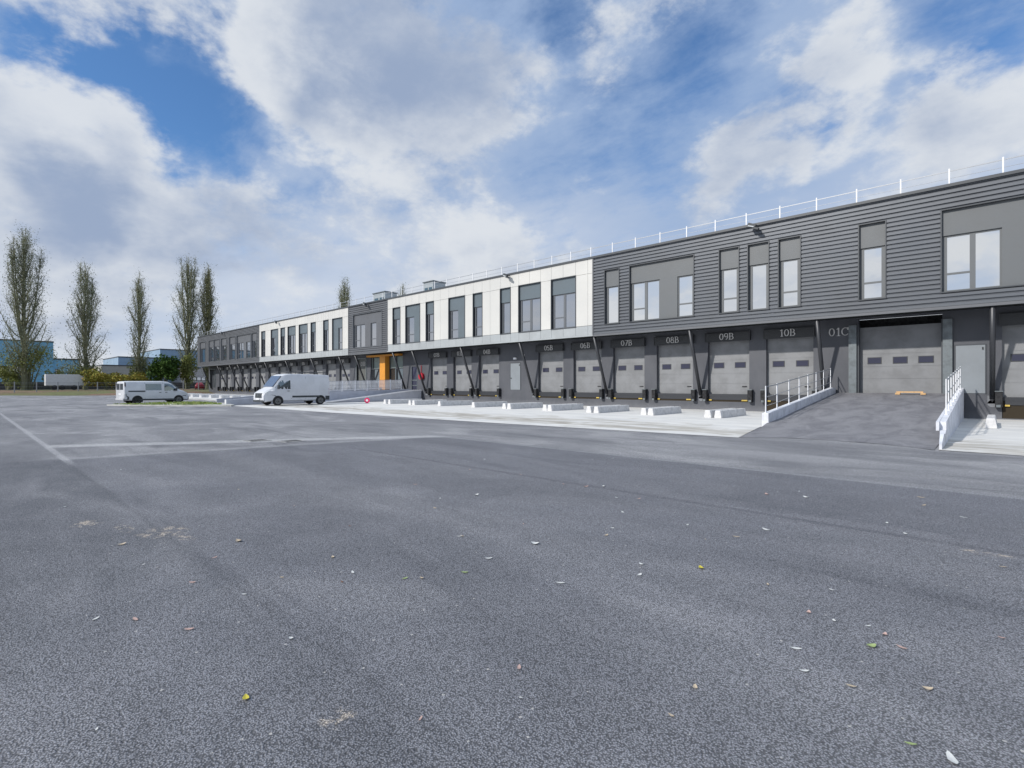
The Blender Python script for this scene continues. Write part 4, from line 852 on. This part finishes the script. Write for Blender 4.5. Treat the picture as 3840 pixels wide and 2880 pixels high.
# ---------------------------------------------------------------- trees and shrubs
def leafquad(g, p, s, r, up=.3):
    a = Vector((r.gauss(0, 1), r.gauss(0, 1), r.gauss(0, 1) + up)).normalized(); b = a.orthogonal().normalized(); b = (b * math.cos(r.random() * 6.28) + a.cross(b) * math.sin(r.random() * 6.28)); b.normalize()
    g.quad(p - a * s, p + b * s * .6, p + a * s, p - b * s * .6)
def poplar(u, v, H, W, seed, lab, green=False, leaves=9000, heads=3, z0=.7, bare=.07, fork=0.0):
    r = random.Random(seed); e = empty('poplar_tree', P(u, v, z0), lab, 'poplar', 'row of tall poplars beyond the yard')
    tr = MB(); lf = MB(); R0 = H * .017
    pts = [Vector((0, 0, -.4))]
    for i in range(1, 13): t = i / 12; pts.append(Vector((r.gauss(0, .12), r.gauss(0, .12), H * .93 * t)))
    def limb(ps, r0, r1, k=6):
        for i in range(len(ps) - 1): a = i / (len(ps) - 1); b = (i + 1) / (len(ps) - 1); tr.tube(ps[i], ps[i + 1], lerp(r0, r1, a), lerp(r0, r1, b), k)
    limb(pts, R0, R0 * .12, 8)
    plumes = [(pts[-4:], W * .07, 2.0)]
    def envelope(t): return W / 2 * (.40 + .60 * min(1, t / .30) if t < .30 else 1.0 if t < .58 else max(.16, 1 - .9 * ((t - .58) / .42) ** 1.25))
    nl = 62
    for i in range(nl):
        t0 = bare + (.84 - bare) * ((i + r.random() * .8) / nl) ** 1.05; a = i * 2.4 + r.random() * .9; h0 = H * t0; ln = H * r.uniform(.12, .25) * (1.0 if t0 < .55 else .72)
        rad = envelope(min(.98, (h0 + ln * .8) / H)) * r.uniform(.38, 1.0); ps = []
        for j in range(8):
            s = j / 7; ps.append(Vector((math.cos(a) * rad * (s ** .60), math.sin(a) * rad * (s ** .60), h0 + ln * s)) + Vector((r.gauss(0, .10), r.gauss(0, .10), 0)) * s)
        limb(ps, R0 * .26 * (1 - t0 * .6), .02, 5); plumes.append((ps[1:], .32 + W * .035, ln))
    for hh in range(heads):
        a = r.random() * 6.28 if hh else fork; t1 = r.uniform(.84, .99) if hh else .86; rad = W * (r.uniform(.10, .24) if hh else .34); ps = []
        for j in range(10): s = j / 9; ps.append(Vector((math.cos(a) * rad * s ** .5, math.sin(a) * rad * s ** .5, H * (.30 + (t1 - .30) * s))))
        limb(ps, R0 * .35, .03, 5); plumes.append((ps[4:], W * .065, H * .22)); plumes.append((ps[6:], W * .055, H * .16))
        for q in range(7):
            s = .35 + .6 * q / 7; b0 = ps[int(s * 9)]; aa = r.random() * 6.28; l2 = H * .07; rr = W * .10
            qs = [b0 + Vector((math.cos(aa) * rr * (t / 4) ** .7, math.sin(aa) * rr * (t / 4) ** .7, l2 * t / 4)) for t in range(5)]; limb(qs, .06, .015, 4); plumes.append((qs, W * .045, l2 * 1.3))
    wsum = [0]
    for q in plumes: wsum.append(wsum[-1] + q[2])
    import bisect
    def pick():
        x = r.random() * wsum[-1]; ps, sp, _ = plumes[min(len(plumes) - 1, bisect.bisect(wsum, x) - 1)]; q = r.random() * (len(ps) - 1.001); i = int(q); return ps[i].lerp(ps[i + 1], q - i), sp
    for k in range(leaves):
        p, sp = pick(); d = Vector((r.gauss(0, 1), r.gauss(0, 1), r.gauss(0, 1.5))) * sp
        if r.random() < .12: d *= 1.4
        leafquad(lf, p + d, r.uniform(.07, .135), r)
    leaves_ = leaves
    for k in range(leaves // 4):                      # fine twigs
        p, sp = pick(); d = Vector((r.gauss(0, .45), r.gauss(0, .45), 1.0)) * r.uniform(.5, 1.5)
        n = d.orthogonal().normalized() * .028; tr.quad(p - n, p + n, p + d)
    part(tr, 'trunk', bark_m, e, fix=False); part(lf, 'crown', leafG_m if green else leafA_m, e, fix=False); return e
poplar(140, 8.55, 32.6, 8.6, 21, 'tallest poplar with forked top at the far left edge in front of the blue building', leaves=14500, heads=4, fork=math.radians(60))
poplar(140, 18.05, 27.2, 7.4, 22, 'second poplar from the left, above the white trailer', leaves=9800, heads=3)
poplar(140, 27.35, 26.6, 5.6, 23, 'third and thinnest poplar, standing above the crew van', leaves=6400, heads=2)
poplar(140, 37.0, 31.7, 7.6, 24, 'fourth poplar, grey and sparse, just left of the warehouse', leaves=10500, heads=4)
poplar(138, 40.6, 30.6, 5.6, 25, 'dense greenish poplar touching the left end of the warehouse', True, 12500, 2)
poplar(140, 77.6, 33.0, 7.6, 26, 'poplar crown showing above the white part of the warehouse roof', False, 9000, 3, bare=.3)
poplar(140, 98.4, 34.4, 6.6, 27, 'faint poplar tip beside the rooftop units', False, 4000, 2, bare=.4)
def bush(name, u, v, w_, d_, h, m, lab, n, seed, cat='bush', z0=.6, s=.22, trunk=True, lift=0):
    r = random.Random(seed); e = empty(name, P(u, v, z0), lab, cat); lf = MB(); tr = MB()
    lob = [(r.uniform(-.36, .36) * w_, r.uniform(-.36, .36) * d_, h * (lift + (1 - lift) * r.uniform(.3, .78)), r.uniform(.18, .30)) for _ in range(12)]
    for (x, y, z, rr) in lob: tr.tube((x * .15, y * .15, 0), (x * .8, y * .8, z), .05 * h * .3 + .02, .02, 5)
    for k in range(n):
        x, y, z, rr = lob[k % 12]; d = Vector((r.gauss(0, 1), r.gauss(0, 1), r.gauss(0, 1))).normalized() * (r.random() ** .35); p = Vector((x + d.x * rr * w_, y + d.y * rr * d_, max(.1, z + d.z * rr * h)))
        leafquad(lf, p, r.uniform(.6, 1.2) * s, r)
    part(tr, 'branches', bark_m, e, fix=False); part(lf, 'foliage', m, e, fix=False); return e
bush('autumn_bush', 130, 20.5, 6, 7.5, 4.6, leafY_m, 'yellow and orange shrub behind the fence left of the third poplar', 3800, 31, z0=.5)
bush('autumn_bush', 130, 25.0, 5, 5, 3.9, leafY_m, 'lower yellow shrub just behind the crew van roof', 2200, 32, z0=.5)
bush('round_tree', 129, 29.4, 6.5, 6.5, 7.4, leafD_m, 'rounded dark green tree behind the crew van bonnet', 6000, 33, 'tree', lift=.18, s=.26)
bush('olive_bush', 141, 18.2, 6, 6, 5.5, leafO_m, 'loose green undergrowth around the second poplar trunk', 1800, 34, s=.18)
bush('olive_bush', 141, 27.6, 4.5, 4.5, 8, leafO_m, 'loose green undergrowth around the third poplar trunk', 2200, 35, s=.18)
bush('olive_bush', 141, 6.3, 4, 5, 4.2, leafO_m, 'olive shrub at the left edge under the tallest poplar', 1600, 36, s=.2)
bush('olive_bush', 141, 9.3, 8, 8, 10, leafO_m, 'tall thin suckers around the tallest poplar trunk', 3600, 37, s=.16)
bush('olive_bush', 128, 33.8, 4, 4, 9, leafO_m, 'loose yellow green shrub at the left end of the warehouse', 2600, 38, s=.2)
bush('olive_bush', 139, 12.9, 3, 3, 4.4, leafO_m, 'small shrub in front of the blue building left of the trailer', 1200, 39, s=.2)
bush('olive_bush', 160, 19.0, 5, 8, 7.5, leafA_m, 'greyish shrub in front of the low blue wing', 1500, 40, s=.2)
bush('low_plant', 72, 31.8, 2, 2, 1.3, leafD_m, 'small weed clump at the wall between the A docks', 500, 41, 'plant', z0=0, s=.10)

# ---------------------------------------------------------------- fence and far things
e = empty('boundary_fence', P(118, 20, .6), 'grey post and wire fence along the verge at the left', 'fence')
g = MB()
for z in (.9, 1.35, 1.85, 2.1): g.bar(P(118, -30, z), P(118, 52, z), .03, .03)
g.build('rail', fpost_m, e)
for i in range(31): v = -29 + 2.7 * i; g = MB(); g.box((118 - .07, v - .07, .4), (118.07, v + .07, 2.2)); g.build('post', fpost_m, e)
e = empty('panel_fence', P(150, 20, .6), 'dark grey solid fence behind the trunks of the poplars', 'fence')
g = MB()
for i in range(26): g.box((150, -45 + 4 * i, .6), (150.15, -41.1 + 4 * i, 2.35)); g.box((149.9, -41.1 + 4 * i, .6), (150.2, -41.0 + 4 * i, 2.5))
g.build('panel', hedge_m, e)
e = empty('trailer', P(134, 12, .6), 'long white trailer parked behind the fence', 'trailer')
g = MB(); g.prism([(11.2, 1.55), (16.9, 1.55), (16.9, 3.2), (16.2, 3.75), (11.2, 3.75)], lambda v, z: P(133, v, z), lambda v, z: P(135.5, v, z)); g.build('box_body', mat('trailer_white', (.62, .63, .66), .5, vary=.1), e, bevel=.05)
for v in (12.5, 13.6, 15.4): g = MB(); g.tube(P(133, v, 1.15), P(133.3, v, 1.15), .48, k=16); g.build('wheel', tyre_m, e)
def block(name, u0, u1, v0, v1, z, m, lab, wins=(), cap=True):
    e = empty(name, P(u0, (v0 + v1) / 2, .5), lab, 'building'); g = MB(); g.box((u0, v0, .3), (u1, v1, z)); g.build('wall', m, e)
    if cap: g = MB(); g.box((u0 - .15, v0 - .1, z + .001), (u1, v1 + .1, z + .35)); g.build('roof', trim_m, e)
    g = MB()
    n = int((z - 1) / 1.15)
    for k in range(n): g.box((u0 - .04, v0 + .02, 1 + k * 1.15), (u0 - .001, v1 - .02, 1.06 + k * 1.15))
    g.build('cladding_joint', mat('joint_' + m.name, tuple(c * .8 for c in m.node_tree.nodes['Principled BSDF'].inputs['Base Color'].default_value[:3]), .6), e)
    for (a, b, za, zb) in wins:
        w_ = MB().box((u0 - .14, a, za), (u0 - .05, b, zb)).build('window', trim_m, e); nn = max(1, int((b - a) / 1.6))
        for k in range(nn): MB().box((u0 - .18, a + (b - a) * (k + .12) / nn, za + .15), (u0 - .145, a + (b - a) * (k + .88) / nn, zb - .15)).build('pane', glassd_m, w_)
    return e
block('office_building', 200, 230, -30, 18.5, 14.1, blue_m, 'tall bright blue clad building at the far left', [(-3, 12.2, 4.9, 7.0), (-28, -8, 4.9, 7.0), (-20, 4, 10.4, 11.4)])
block('office_building', 200.5, 225, 18.5, 24.6, 9.2, blue_m, 'lower wing of the blue building with a dark window band', [(19.0, 19.9, 4.6, 6.4)])
block('storage_shed', 220, 250, 32.6, 44, 8.3, beige_m, 'low beige shed between the second and third poplars')
block('storage_shed', 240, 270, 40.5, 54, 12.2, blued_m, 'dull blue shed with dark roof edge behind the third poplar')
block('storage_shed', 260, 300, 58.3, 90, 17.0, blued_m, 'larger dull blue hall behind the round green tree')
block('storage_shed', 235, 250, 60, 78, 8.5, mat('grey_render', (.42, .42, .44), .7), 'pale grey block low behind the fourth poplar', [(62, 70, 3.5, 5.0)])
